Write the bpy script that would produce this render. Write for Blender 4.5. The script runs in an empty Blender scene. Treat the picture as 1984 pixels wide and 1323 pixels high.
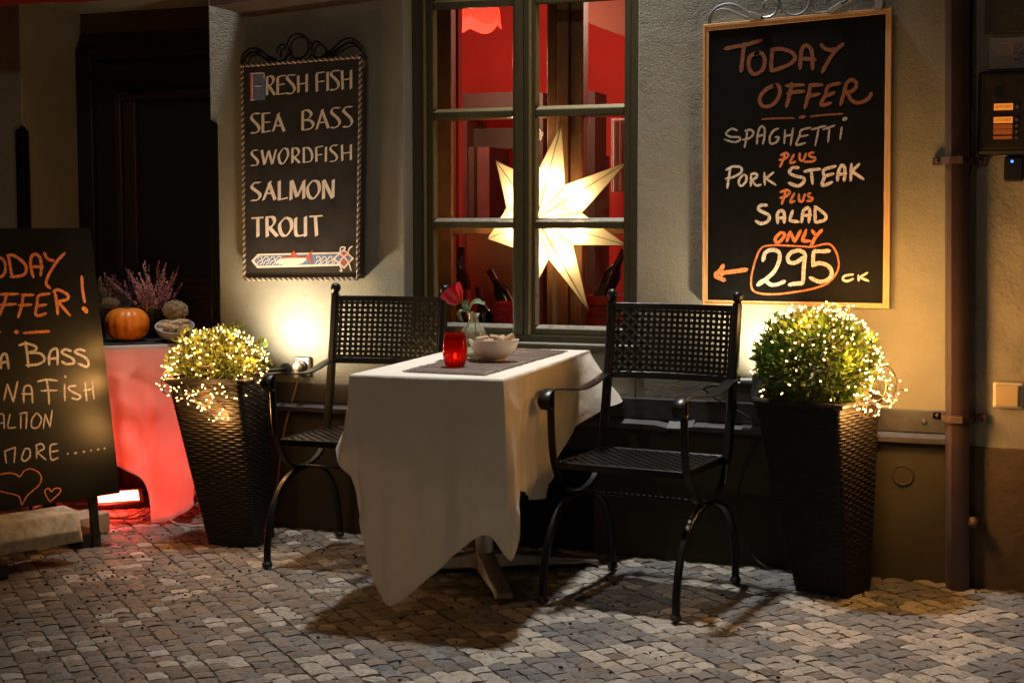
import bpy, bmesh, math, random
from mathutils import Vector as V, Matrix, noise
random.seed(7)
S = bpy.context.scene
COL = S.collection
R = math.radians
# ------------------------------------------------------------------ camera
F, CX, CY = 2850.0, 992.0, 661.5
TH = math.atan(.39); PITCH = math.atan((661.5-437)/F)
CAM = V((5.30*.39, -5.30, 1.25))
RIGHT = V((math.cos(TH), math.sin(TH), 0))
FW0 = V((-math.sin(TH), math.cos(TH), 0))
FWD = FW0*math.cos(PITCH)+V((0, 0, -math.sin(PITCH)))
UP = RIGHT.cross(FWD)
cd = bpy.data.cameras.new('camera'); cam = bpy.data.objects.new('camera', cd); COL.objects.link(cam)
cd.sensor_width = 36; cd.lens = F/1984*36; cd.clip_end = 200
cam.matrix_world = Matrix(((RIGHT.x, UP.x, -FWD.x, CAM.x), (RIGHT.y, UP.y, -FWD.y, CAM.y), (RIGHT.z, UP.z, -FWD.z, CAM.z), (0, 0, 0, 1)))
S.camera = cam
def ray(px, py): return FWD+RIGHT*((px-CX)/F)-UP*((py-CY)/F)
def PY(px, py, y=0.0): r = ray(px, py); return CAM+r*((y-CAM.y)/r.y)
def PG(px, py, z=0.0): r = ray(px, py); return CAM+r*((z-CAM.z)/r.z)
def PN(px, py, p0, n): r = ray(px, py); return CAM+r*((p0-CAM).dot(n)/r.dot(n))
# ------------------------------------------------------------------ world, street light and added fill
w = bpy.data.worlds.new('World'); S.world = w; w.use_nodes = True
nt = w.node_tree; bg = nt.nodes['Background']
sky = nt.nodes.new('ShaderNodeTexSky'); sky.sky_type = 'NISHITA'; sky.sun_disc = False
sky.sun_elevation = R(0); sky.sun_rotation = R(160)
nt.links.new(sky.outputs[0], bg.inputs[0]); bg.inputs[1].default_value = .02
def lamp(name, kind, loc, energy, color, radius=.05, target=None, spot=None, blend=.5):
    ld = bpy.data.lights.new(name, kind); ld.energy = energy; ld.color = color
    ld.shadow_soft_size = radius
    if kind == 'SPOT': ld.spot_size = R(spot); ld.spot_blend = blend
    o = bpy.data.objects.new(name, ld); COL.objects.link(o); o.location = loc
    if target is not None:
        o.rotation_euler = (V(target)-V(loc)).to_track_quat('-Z', 'Y').to_euler()
    return o
lamp('street_lamp_light', 'SPOT', (-1.10, -.24, 4.0), 330, (1, .97, .92), .05, (-1.12, -.04, 0), 34, .8)
lamp('street_lamp_light', 'SPOT', (.15, -.26, 4.0), 600, (1, .97, .93), .11, (.78, -.95, 0), 66, 1.0)
lamp('far_fill_light', 'POINT', (-.6, -7.5, 4.2), 105, (1, .76, .50), .15)  # fill lamp added across the street to brighten cloth front and board
S.view_settings.view_transform = 'Standard'; S.view_settings.look = 'None'
S.view_settings.exposure = 0; S.view_settings.gamma = 1
S.render.engine = 'CYCLES'
S.cycles.use_denoising = True
S.cycles.max_bounces = 8; S.cycles.diffuse_bounces = 3; S.cycles.glossy_bounces = 3
S.cycles.transmission_bounces = 6; S.cycles.transparent_max_bounces = 48
S.cycles.caustics_reflective = False; S.cycles.caustics_refractive = False
S.cycles.sample_clamp_indirect = 3.0

# ------------------------------------------------------------------ materials
def mat(name, col, rough=.6, metal=0, spec=.5, var=0, vscale=8, bump=0, bscale=60, bdist=.01, trans=0, col2=None, coord='Object', detail=4):
    m = bpy.data.materials.new(name); m.use_nodes = True
    n = m.node_tree.nodes; l = m.node_tree.links; b = n['Principled BSDF']
    b.inputs['Base Color'].default_value = (*col, 1); b.inputs['Roughness'].default_value = rough
    b.inputs['Metallic'].default_value = metal; b.inputs['Specular IOR Level'].default_value = spec
    tc = n.new('ShaderNodeTexCoord')
    if var or col2:
        nz = n.new('ShaderNodeTexNoise'); nz.inputs['Scale'].default_value = vscale; nz.inputs['Detail'].default_value = detail
        nz.inputs['Roughness'].default_value = .6
        l.new(tc.outputs[coord], nz.inputs['Vector'])
        rp = n.new('ShaderNodeValToRGB'); rp.color_ramp.elements[0].position = .32; rp.color_ramp.elements[1].position = .68
        c2 = col2 if col2 else tuple(min(1, c*(1+var)) for c in col)
        c1 = col if col2 else tuple(c*(1-var) for c in col)
        rp.color_ramp.elements[0].color = (*c1, 1); rp.color_ramp.elements[1].color = (*c2, 1)
        l.new(nz.outputs[0], rp.inputs[0]); l.new(rp.outputs[0], b.inputs['Base Color'])
    if bump:
        nb = n.new('ShaderNodeTexNoise'); nb.inputs['Scale'].default_value = bscale; nb.inputs['Detail'].default_value = 5
        l.new(tc.outputs[coord], nb.inputs['Vector'])
        bp = n.new('ShaderNodeBump'); bp.inputs['Strength'].default_value = bump; bp.inputs['Distance'].default_value = bdist
        l.new(nb.outputs[0], bp.inputs['Height']); l.new(bp.outputs[0], b.inputs['Normal'])
    if trans:
        t = n.new('ShaderNodeBsdfTranslucent'); t.inputs[0].default_value = (*col, 1)
        mx = n.new('ShaderNodeMixShader'); mx.inputs[0].default_value = trans
        l.new(b.outputs[0], mx.inputs[1]); l.new(t.outputs[0], mx.inputs[2]); l.new(mx.outputs[0], n['Material Output'].inputs[0])
    return m
def emit(name, col, s):
    m = bpy.data.materials.new(name); m.use_nodes = True
    b = m.node_tree.nodes['Principled BSDF']; b.inputs['Base Color'].default_value = (*col, 1)
    b.inputs['Emission Color'].default_value = (*col, 1); b.inputs['Emission Strength'].default_value = s
    return m
def thin_glass(name, tint=(1, 1, 1), refl=.08, rough=.0, fres=True):
    m = bpy.data.materials.new(name); m.use_nodes = True
    n = m.node_tree.nodes; l = m.node_tree.links; n.remove(n['Principled BSDF'])
    t = n.new('ShaderNodeBsdfTransparent'); t.inputs[0].default_value = (*tint, 1)
    g = n.new('ShaderNodeBsdfGlossy'); g.inputs['Roughness'].default_value = rough
    mx = n.new('ShaderNodeMixShader')
    if fres:
        lw = n.new('ShaderNodeLayerWeight'); lw.inputs[0].default_value = refl*2.2
        l.new(lw.outputs['Fresnel'], mx.inputs[0])
    else: mx.inputs[0].default_value = refl
    l.new(t.outputs[0], mx.inputs[1]); l.new(g.outputs[0], mx.inputs[2]); l.new(mx.outputs[0], n['Material Output'].inputs[0])
    return m
def plaster(name, c1, c2, dirt, bstr=.9, bscale=140):
    m = bpy.data.materials.new(name); m.use_nodes = True
    n = m.node_tree.nodes; l = m.node_tree.links; b = n['Principled BSDF']; b.inputs['Roughness'].default_value = .85
    b.inputs['Specular IOR Level'].default_value = .25
    tc = n.new('ShaderNodeTexCoord')
    def nz(s, d, r=.6):
        q = n.new('ShaderNodeTexNoise'); q.inputs['Scale'].default_value = s; q.inputs['Detail'].default_value = d; q.inputs['Roughness'].default_value = r
        l.new(tc.outputs['Object'], q.inputs['Vector']); return q
    a = nz(2.3, 5); r1 = n.new('ShaderNodeValToRGB'); r1.color_ramp.elements[0].position = .35; r1.color_ramp.elements[1].position = .65
    r1.color_ramp.elements[0].color = (*c1, 1); r1.color_ramp.elements[1].color = (*c2, 1); l.new(a.outputs[0], r1.inputs[0])
    k = nz(13, 8, .75); r2 = n.new('ShaderNodeValToRGB'); r2.color_ramp.elements[0].position = .60; r2.color_ramp.elements[1].position = .78
    r2.color_ramp.elements[0].color = (0, 0, 0, 1); r2.color_ramp.elements[1].color = (.6, .6, .6, 1); l.new(k.outputs[0], r2.inputs[0])
    mx = n.new('ShaderNodeMix'); mx.data_type = 'RGBA'; l.new(r2.outputs[0], mx.inputs[0]); l.new(r1.outputs[0], mx.inputs[6]); mx.inputs[7].default_value = (*dirt, 1)
    l.new(mx.outputs[2], b.inputs['Base Color'])
    h1 = nz(bscale, 4, .55); h2 = nz(9, 4)
    ad = n.new('ShaderNodeMath'); ad.operation = 'MULTIPLY_ADD'; l.new(h2.outputs[0], ad.inputs[0]); ad.inputs[1].default_value = 3.0; l.new(h1.outputs[0], ad.inputs[2])
    bp = n.new('ShaderNodeBump'); bp.inputs['Strength'].default_value = bstr; bp.inputs['Distance'].default_value = .0035
    l.new(ad.outputs[0], bp.inputs['Height']); l.new(bp.outputs[0], b.inputs['Normal'])
    return m
def chalk(name, col):
    m = bpy.data.materials.new(name); m.use_nodes = True
    n = m.node_tree.nodes; l = m.node_tree.links; b = n['Principled BSDF']; b.inputs['Roughness'].default_value = .75
    tc = n.new('ShaderNodeTexCoord'); q = n.new('ShaderNodeTexNoise'); q.inputs['Scale'].default_value = 150; q.inputs['Detail'].default_value = 6; q.inputs['Roughness'].default_value = .7
    l.new(tc.outputs['Object'], q.inputs['Vector'])
    rp = n.new('ShaderNodeValToRGB'); rp.color_ramp.elements[0].position = .36; rp.color_ramp.elements[1].position = .60
    rp.color_ramp.elements[0].color = (*[c*.34 for c in col], 1); rp.color_ramp.elements[1].color = (*col, 1)
    l.new(q.outputs[0], rp.inputs[0]); l.new(rp.outputs[0], b.inputs['Base Color'])
    return m
def wood(name, c1, c2, scale=(3, 3, 40), rough=.45, bump=.15):
    m = bpy.data.materials.new(name); m.use_nodes = True
    n = m.node_tree.nodes; l = m.node_tree.links; b = n['Principled BSDF']; b.inputs['Roughness'].default_value = rough
    tc = n.new('ShaderNodeTexCoord'); mp = n.new('ShaderNodeMapping'); mp.inputs['Scale'].default_value = scale
    l.new(tc.outputs['Object'], mp.inputs[0])
    q = n.new('ShaderNodeTexNoise'); q.inputs['Scale'].default_value = 6; q.inputs['Detail'].default_value = 6; l.new(mp.outputs[0], q.inputs['Vector'])
    rp = n.new('ShaderNodeValToRGB'); rp.color_ramp.elements[0].position = .35; rp.color_ramp.elements[1].position = .65
    rp.color_ramp.elements[0].color = (*c1, 1); rp.color_ramp.elements[1].color = (*c2, 1)
    l.new(q.outputs[0], rp.inputs[0]); l.new(rp.outputs[0], b.inputs['Base Color'])
    bp = n.new('ShaderNodeBump'); bp.inputs['Strength'].default_value = bump; bp.inputs['Distance'].default_value = .003
    l.new(q.outputs[0], bp.inputs['Height']); l.new(bp.outputs[0], b.inputs['Normal'])
    return m
def attr_mat(name, rough, bump, bscale, bdist, vmul=.35):
    """colour from the mesh's own per-piece colour attribute (stone colours, with dim light put into the left ones)"""
    m = bpy.data.materials.new(name); m.use_nodes = True
    n = m.node_tree.nodes; l = m.node_tree.links; b = n['Principled BSDF']; b.inputs['Roughness'].default_value = rough
    at = n.new('ShaderNodeAttribute'); at.attribute_name = 'tone'
    tc = n.new('ShaderNodeTexCoord'); q = n.new('ShaderNodeTexNoise'); q.inputs['Scale'].default_value = bscale; q.inputs['Detail'].default_value = 8; q.inputs['Roughness'].default_value = .74
    l.new(tc.outputs['Object'], q.inputs['Vector'])
    mr = n.new('ShaderNodeMapRange'); mr.inputs[1].default_value = .3; mr.inputs[2].default_value = .7; mr.inputs[3].default_value = 1-vmul; mr.inputs[4].default_value = 1+vmul
    l.new(q.outputs[0], mr.inputs[0])
    mx = n.new('ShaderNodeMix'); mx.data_type = 'RGBA'; mx.blend_type = 'MULTIPLY'; mx.inputs[0].default_value = 1
    l.new(at.outputs['Color'], mx.inputs[6]); l.new(mr.outputs[0], mx.inputs[7]); l.new(mx.outputs[2], b.inputs['Base Color'])
    bp = n.new('ShaderNodeBump'); bp.inputs['Strength'].default_value = bump; bp.inputs['Distance'].default_value = bdist
    l.new(q.outputs[0], bp.inputs['Height']); l.new(bp.outputs[0], b.inputs['Normal'])
    return m

def frosty(name):
    m = thin_glass(name, (.93, .96, .92), .09, .05)
    n = m.node_tree.nodes; l = m.node_tree.links; out = n['Material Output']; prev = out.inputs[0].links[0].from_socket
    t = n.new('ShaderNodeBsdfTranslucent'); t.inputs[0].default_value = (.80, .84, .76, 1)
    x = n.new('ShaderNodeMixShader'); x.inputs[0].default_value = .16; l.new(prev, x.inputs[1]); l.new(t.outputs[0], x.inputs[2]); l.new(x.outputs[0], out.inputs[0])
    return m
def red_glass():
    m = thin_glass('red_candle_glass', (.70, .045, .014), .10, .08)
    n = m.node_tree.nodes; l = m.node_tree.links; out = n['Material Output']; prev = out.inputs[0].links[0].from_socket
    t = n.new('ShaderNodeBsdfTranslucent'); t.inputs[0].default_value = (.75, .085, .015, 1)
    d = n.new('ShaderNodeBsdfDiffuse'); d.inputs[0].default_value = (.28, .02, .008, 1)
    a = n.new('ShaderNodeMixShader'); a.inputs[0].default_value = .5; l.new(t.outputs[0], a.inputs[1]); l.new(d.outputs[0], a.inputs[2])
    x = n.new('ShaderNodeMixShader'); x.inputs[0].default_value = .30; l.new(prev, x.inputs[1]); l.new(a.outputs[0], x.inputs[2]); l.new(x.outputs[0], out.inputs[0])
    return m
M = {}
M['plaster'] = plaster('olive_plaster', (.225, .222, .185), (.275, .27, .225), (.165, .16, .13), .7)
M['plaster_pale'] = plaster('pale_plaster', (.26, .24, .20), (.36, .33, .27), (.16, .14, .11), 1.0, 70)
M['plaster_low'] = plaster('dark_plinth_paint', (.050, .044, .028), (.064, .056, .036), (.035, .03, .02), .5)
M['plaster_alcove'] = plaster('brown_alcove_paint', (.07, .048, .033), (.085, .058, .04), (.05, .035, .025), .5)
M['rust_plinth'] = plaster('brown_neighbour_plinth', (.085, .062, .04), (.12, .085, .055), (.03, .022, .015), 1.2, 60)
M['ledge'] = mat('dark_iron_rail', (.035, .034, .036), .5, .0, .5, .3, 20, .3, 60, .003)
M['stone_lip'] = mat('grey_rail_lip', (.05, .047, .047), .55, 0, .5, .3, 12, .4, 40, .004)
M['frame'] = wood('olive_window_paint', (.042, .035, .015), (.060, .050, .021), (30, 30, 3), .38, .2)
M['bead'] = wood('ochre_window_bead', (.15, .115, .045), (.20, .15, .06), (30, 30, 3), .4, .15)
M['putty'] = mat('pale_putty', (.27, .24, .19), .7, 0, .3, .25, 40, .6, 90, .003)
M['inner_wood'] = wood('amber_inner_wood', (.17, .062, .024), (.24, .095, .036), (3, 30, 3), .4, .1)
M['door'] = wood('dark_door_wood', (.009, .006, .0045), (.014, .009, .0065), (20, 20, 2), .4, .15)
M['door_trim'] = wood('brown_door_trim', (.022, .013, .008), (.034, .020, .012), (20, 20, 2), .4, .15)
M['black'] = mat('black_void', (.004, .004, .004), .6)
M['iron'] = mat('black_painted_iron', (.0045, .0042, .004), .34, 0, .36, .3, 40, .25, 180, .0015)
M['wroughtiron'] = mat('wrought_iron', (.03, .03, .032), .4, .6, .5, .2, 60)
M['zinc'] = mat('bent_grey_metal', (.25, .26, .27), .4, .7)
M['white_cloth'] = mat('white_linen', (.80, .735, .63), .9, 0, .2, .05, 5, .7, 20, .008, trans=.12)
M['glow_cloth'] = mat('thin_white_cloth', (.78, .72, .68), .9, 0, .2, .04, 5, .5, 15, .006, trans=.55)
M['board'] = mat('black_chalkboard', (.0045, .0045, .004), .6, 0, .10, .3, 25)
M['board_green'] = mat('greenish_chalkboard', (.006, .0068, .0055), .30, 0, .28, .3, 6)
M['pine'] = wood('pine_frame', (.48, .27, .105), (.60, .37, .16), (40, 40, 3), .45, .1)
M['chalk_white'] = chalk('white_chalk_ink', (.78, .72, .66))
M['chalk_shaded'] = chalk('shaded_orange_ink', (.27, .088, .032))  # same orange chalk, weaker light on the heading put into its colour
M['chalk_grey'] = chalk('greyer_white_ink', (.46, .42, .38))  # greyer white for the spaghetti line
M['chalk_orange'] = chalk('orange_chalk_ink', (.80, .27, .08))
M['signboard'] = mat('worn_sign_paint', (.022, .019, .018), .42, 0, .5, 0, 9, .15, 40, .002, col2=(.042, .037, .035))
M['cream'] = mat('cream_sign_lettering', (.80, .70, .61), .7, 0, .3, .08, 60)
M['sign_blue'] = mat('blue_sign_paint', (.13, .20, .38), .6, 0, .4, .3, 120)
M['sign_red'] = mat('red_sign_paint', (.45, .10, .07), .6, 0, .4, .3, 90)
M['sign_brown'] = mat('brown_sign_paint', (.12, .05, .03), .6)
M['rope'] = mat('twisted_wood_rope', (.46, .34, .23), .6, 0, .4, .25, 60)
M['rope_dark'] = mat('dark_rope_strand', (.05, .04, .035), .6)
M['wicker'] = mat('dark_wicker', (.012, .0095, .0075), .55, 0, .3, .35, 60)
M['leaf'] = mat('box_leaves', (.055, .115, .014), .45, 0, .4, 0, 30, col2=(.17, .235, .028), trans=.28)
M['leaf_pale'] = mat('heather_foliage', (.09, .13, .02), .55, 0, .3, 0, 40, col2=(.20, .22, .05), trans=.3)
M['wire'] = mat('brown_light_wire', (.030, .018, .012), .5)
M['bulb'] = emit('warm_bulb', (1, .58, .20), 9)
M['plastic_black'] = mat('black_plastic', (.010, .010, .010), .4)
M['steel'] = mat('brushed_steel', (.55, .53, .5), .28, 1.0, .5, .1, 30, .1, 200, .001)
M['alu'] = mat('cast_aluminium', (.50, .47, .43), .3, .95, .5, .15, 30, .2, 120, .001)
M['white_plastic'] = mat('aged_white_plastic', (.55, .50, .43), .45)
M['porcelain'] = mat('cream_porcelain', (.74, .69, .62), .25, 0, .5)
M['greybowl'] = mat('grey_stoneware', (.36, .33, .33), .45)
M['cork'] = mat('cork', (.42, .29, .18), .85, 0, .2, .3, 220, .4, 300, .001)
M['bamboo'] = wood('brown_bamboo_mat', (.10, .072, .055), (.20, .15, .12), (60, 60, 20), .6, .3)
M['rose'] = mat('red_rose', (.52, .012, .022), .5, 0, .4, .35, 60, trans=.06)
M['rose_leaf'] = mat('rose_leaf', (.17, .25, .13), .5, 0, .5, .15, 60, trans=.2)
M['stem'] = mat('green_stem', (.11, .16, .03), .5)
M['pumpkin'] = mat('orange_pumpkin', (.74, .20, .014), .38, 0, .5, .18, 12, .15, 60, .002)
M['pumpkin_stem'] = mat('pumpkin_stem', (.28, .24, .14), .8, 0, .3, .3, 60)
M['heather'] = mat('heather_blossom', (.62, .24, .38), .8, 0, .2, 0, 25, col2=(.78, .42, .50))
M['heather_violet'] = mat('violet_heather_blossom', (.30, .17, .36), .8, 0, .2, 0, 25, col2=(.46, .30, .50))
M['heather_pale'] = mat('pale_heather_blossom', (.50, .47, .38), .8, 0, .2, 0, 25, col2=(.46, .30, .27))
M['moss'] = mat('dry_moss', (.36, .27, .17), .9, 0, .2, .3, 60)
M['claypot'] = mat('dark_flower_pot', (.035, .025, .018), .6)
M['runner'] = mat('dark_table_runner', (.02, .016, .016), .8, 0, .2, .2, 30)
M['pipe'] = mat('mauve_pipe_paint', (.050, .031, .030), .38, 0, .5, .2, 9, .25, 25, .003)
M['rustmetal'] = mat('rusty_bracket', (.09, .055, .04), .55, .4, .5, .4, 50, .4, 80, .002)
M['foam'] = mat('chipped_pale_block', (.46, .42, .35), .85, 0, .2, .38, 18, .5, 60, .004)
M['slab'] = mat('pale_wood_slab', (.45, .36, .27), .8, 0, .3, .2, 10, .4, 50, .003)
M['awning'] = mat('red_awning', (.62, .05, .025), .8, 0, .2, .1, 20, .2, 300, .001, trans=.35)
M['hood'] = mat('brown_metal_hood', (.085, .055, .045), .45, .3, .5, .3, 8)
M['intercom'] = mat('bronze_intercom', (.030, .023, .017), .5, .3, .4, .3, 40)
M['intercom_rim'] = mat('intercom_rim', (.012, .010, .009), .4)
M['plaque'] = mat('dull_plaque', (.05, .042, .03), .5, .1, .4, .2, 12)
M['plaque_steel'] = mat('brushed_plaque', (.20, .20, .195), .42, .5, .5, .1, 40)
M['plaque_orange'] = mat('orange_engraving', (.55, .19, .03), .5)
M['plaque_text'] = mat('dark_engraving', (.06, .06, .06), .6)
M['cable_red'] = mat('pale_cable', (.36, .30, .26), .6)
M['cable_black'] = mat('black_cable', (.015, .014, .013), .5)
M['cable_cream'] = mat('cream_cable', (.34, .25, .16), .6)
M['flood_body'] = mat('floodlight_body', (.03, .025, .025), .45)
M['flood_lens'] = emit('red_flood_lens', (1, .030, .012), 120)
M['paper'] = mat('star_paper', (.86, .74, .50), .8, 0, .2, .03, 60, trans=.72)
M['seam'] = mat('star_seam', (.34, .22, .10), .8)
M['pole'] = mat('star_pole', (.50, .36, .20), .4)
M['red_wall'] = mat('red_room_wall', (.40, .022, .018), .8, 0, .3, .12, 3, .2, 60, .003)
M['room_dark'] = mat('dark_room_wood', (.030, .006, .005), .6, 0, .4, .2, 6)
M['room_door'] = mat('red_haze_recess', (.075, .012, .010), .6, 0, .4, .3, 5)  # doorway colour reddened to stand for the red haze inside
M['room_ceiling'] = mat('room_ceiling', (.34, .13, .10), .9)
M['room_brown'] = wood('brown_bench_back', (.34, .17, .10), (.42, .22, .14), (4, 4, 30), .5, .1)
M['curtain'] = mat('pale_curtain', (.70, .58, .55), .9, trans=.2)
M['red_shade'] = mat('red_lamp_shade', (.80, .03, .022), .7, trans=.5)
M['red_box'] = mat('red_crate', (.55, .02, .02), .5, 0, .5, .2, 30)
M['bottle'] = mat('dark_wine_bottle', (.012, .010, .006), .12, 0, .6)
M['label_red'] = mat('red_label', (.45, .03, .02), .6, 0, .3, .3, 70)
M['capsule'] = mat('bottle_capsule', (.10, .01, .012), .3, .3)
M['brass'] = mat('brass_handle', (.55, .38, .12), .3, .9)
M['pane'] = thin_glass('window_pane', (.97, .97, .95), .09)
M['pane_dirty'] = thin_glass('dark_door_glass', (.35, .33, .32), .2)
M['glass'] = frosty('bottle_glass')
M['jar_glass'] = thin_glass('jar_glass', (.97, .9, .88), .10)
M['red_glass'] = red_glass()
M['candle'] = mat('candle_wax', (.8, .55, .35), .6, trans=.4)
M['flame'] = emit('candle_flame', (1, .50, .16), 90)
M['blue_led'] = emit('blue_led', (.03, .12, 1), 6)
M['amber_lit'] = emit('amber_name_plate', (.95, .30, .03), .55)
M['amber_dim'] = emit('dim_name_plate', (.40, .10, .015), .25)
M['setts'] = attr_mat('granite_setts', .68, 1.0, 62, .009, .50)
M['joint'] = mat('joint_dirt', (.060, .050, .038), .95, 0, .1, .4, 40, .6, 60, .006)
M['litter'] = mat('dark_leaf_litter', (.018, .012, .008), .8, 0, .2, .4, 60)

# ------------------------------------------------------------------ mesh helper
class MB:
    def __init__(s): s.v = []; s.f = []; s.c = []; s.sm = True
    def add(s, vs, fs, col=None):
        o = len(s.v); s.v += [V(p) for p in vs]; s.f += [tuple(i+o for i in f) for f in fs]
        if col is not None: s.c += [col]*len(fs)
        return s
    def box(s, c, d, rz=0, mtx=None):
        c = V(c); x, y, z = [q/2 for q in d]
        m = mtx if mtx else Matrix.Rotation(rz, 3, 'Z')
        vs = [c+m@V((sx*x, sy*y, sz*z)) for sx in (-1, 1) for sy in (-1, 1) for sz in (-1, 1)]
        return s.add(vs, [(0, 1, 3, 2), (4, 6, 7, 5), (0, 4, 5, 1), (2, 3, 7, 6), (0, 2, 6, 4), (1, 5, 7, 3)])
    def bb(s, x0, x1, y0, y1, z0, z1):
        return s.box(((x0+x1)/2, (y0+y1)/2, (z0+z1)/2), (x1-x0, y1-y0, z1-z0))
    def prism(s, pts, ext):
        """polygon extruded by vector ext"""
        n = len(pts); e = V(ext); a = [V(p) for p in pts]
        vs = a+[p+e for p in a]
        fs = [tuple(range(n)), tuple(range(2*n-1, n-1, -1))]+[(i, (i+1) % n+0, (i+1) % n+n, i+n) for i in range(n)]
        return s.add(vs, fs)
    def tube(s, pts, r, k=8, closed=False, caps=True):
        pts = [V(p) for p in pts]; n = len(pts)
        if n < 2: return s
        rr = r if isinstance(r, (list, tuple)) else [r]*n
        def tan(i):
            if closed: return (pts[(i+1) % n]-pts[i-1]).normalized()
            return (pts[min(i+1, n-1)]-pts[max(i-1, 0)]).normalized()
        t = tan(0); a = t.orthogonal().normalized(); vs = []
        for i in range(n):
            t = tan(i); a = (a-t*a.dot(t))
            a = a.normalized() if a.length > 1e-6 else t.orthogonal().normalized()
            b = t.cross(a)
            for j in range(k):
                q = 2*math.pi*j/k; vs.append(pts[i]+(a*math.cos(q)+b*math.sin(q))*rr[i])
        fs = []
        for i in range(n if closed else n-1):
            i2 = (i+1) % n
            for j in range(k): fs.append((i*k+j, i*k+(j+1) % k, i2*k+(j+1) % k, i2*k+j))
        if caps and not closed: fs += [tuple(range(k-1, -1, -1)), tuple((n-1)*k+j for j in range(k))]
        return s.add(vs, fs)
    def bar(s, pts, w, t, side):
        """flat bar: width w along side, thickness t across it, with small chamfers"""
        pts = [V(p) for p in pts]; n = len(pts); side = V(side).normalized(); vs = []
        for i in range(n):
            tn = (pts[min(i+1, n-1)]-pts[max(i-1, 0)]).normalized()
            sd = (side-tn*side.dot(tn)).normalized(); nn = tn.cross(sd)
            c = min(w, t)*.22; a, b = w/2, t/2
            for x, y in ((-a, -b+c), (-a+c, -b), (a-c, -b), (a, -b+c), (a, b-c), (a-c, b), (-a+c, b), (-a, b-c)):
                vs.append(pts[i]+sd*x+nn*y)
        k = 8; fs = [(i*k+j, i*k+(j+1) % k, (i+1)*k+(j+1) % k, (i+1)*k+j) for i in range(n-1) for j in range(k)]
        fs += [tuple(range(k-1, -1, -1)), tuple((n-1)*k+j for j in range(k))]
        return s.add(vs, fs)
    def lathe(s, c, prof, k=32, cap0=True, cap1=True, axis=None):
        c = V(c); vs = []
        m = V((0, 0, 1)).rotation_difference(V(axis)).to_matrix() if axis is not None else Matrix.Identity(3)
        for r, z in prof:
            for j in range(k): q = 2*math.pi*j/k; vs.append(c+m@V((r*math.cos(q), r*math.sin(q), z)))
        n = len(prof)
        fs = [(i*k+j, i*k+(j+1) % k, (i+1)*k+(j+1) % k, (i+1)*k+j) for i in range(n-1) for j in range(k)]
        if cap0: fs.append(tuple(range(k-1, -1, -1)))
        if cap1: fs.append(tuple((n-1)*k+j for j in range(k)))
        return s.add(vs, fs)
    def ball(s, c, r, k=16, m=10, sq=(1, 1, 1)):
        c = V(c); prof = []
        vs = [c+V((0, 0, -r*sq[2]))]
        for i in range(1, m):
            a = -math.pi/2+math.pi*i/m
            for j in range(k):
                q = 2*math.pi*j/k; vs.append(c+V((r*sq[0]*math.cos(a)*math.cos(q), r*sq[1]*math.cos(a)*math.sin(q), r*sq[2]*math.sin(a))))
        vs.append(c+V((0, 0, r*sq[2]))); L = len(vs)-1
        fs = [(0, 1+(j+1) % k, 1+j) for j in range(k)]
        for i in range(m-2):
            for j in range(k): fs.append((1+i*k+j, 1+i*k+(j+1) % k, 1+(i+1)*k+(j+1) % k, 1+(i+1)*k+j))
        fs += [(L, 1+(m-2)*k+j, 1+(m-2)*k+(j+1) % k) for j in range(k)]
        return s.add(vs, fs)
    def grid(s, fn, nu, nv):
        vs = [fn(i/nu, j/nv) for j in range(nv+1) for i in range(nu+1)]
        fs = [(j*(nu+1)+i, j*(nu+1)+i+1, (j+1)*(nu+1)+i+1, (j+1)*(nu+1)+i) for j in range(nv) for i in range(nu)]
        return s.add(vs, fs)
    def build(s, name, m, parent=None, local=False, smooth=False, bevel=0, kind=None, recalc=True, angle=40):
        me = bpy.data.meshes.new(name)
        off = V((0, 0, 0)) if (local or parent is None) else root_loc(parent)
        me.from_pydata([tuple(p-off) for p in s.v], [], s.f)
        if s.c:
            at = me.color_attributes.new('tone', 'FLOAT_COLOR', 'CORNER'); buf = []
            for p, c in zip(me.polygons, s.c): buf += [*c, 1]*p.loop_total
            at.data.foreach_set('color', buf)
        if recalc:
            bm = bmesh.new(); bm.from_mesh(me); bmesh.ops.recalc_face_normals(bm, faces=bm.faces); bm.to_mesh(me); bm.free()
        me.materials.append(m); me.update()
        o = bpy.data.objects.new(name, me); COL.objects.link(o)
        if parent is not None: o.parent = parent
        if smooth:
            me.polygons.foreach_set('use_smooth', [True]*len(me.polygons)); me.update()
            if angle < 180:
                try: me.set_sharp_from_angle(angle=R(angle))
                except Exception: pass
        if bevel:
            b = o.modifiers.new('bevel', 'BEVEL'); b.width = bevel; b.segments = 2; b.limit_method = 'ANGLE'; b.angle_limit = R(40)
        if kind: o['kind'] = kind
        return o
def root_loc(o):
    l = V((0, 0, 0))
    while o is not None: l += o.location; o = o.parent
    return l
def tag(o, label, cat, group=None):
    o['label'] = label; o['category'] = cat
    if group: o['group'] = group
    return o
def thing(name, label, cat, loc=(0, 0, 0), rz=0, group=None):
    o = bpy.data.objects.new(name, None); COL.objects.link(o); o.location = loc; o.rotation_euler = (0, 0, rz)
    o.empty_display_size = .05
    return tag(o, label, cat, group)
def copy_tree(o, parent=None):
    c = o.copy(); COL.objects.link(c)
    if parent is not None: c.parent = parent
    for ch in list(o.children): copy_tree(ch, c)
    return c
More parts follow.
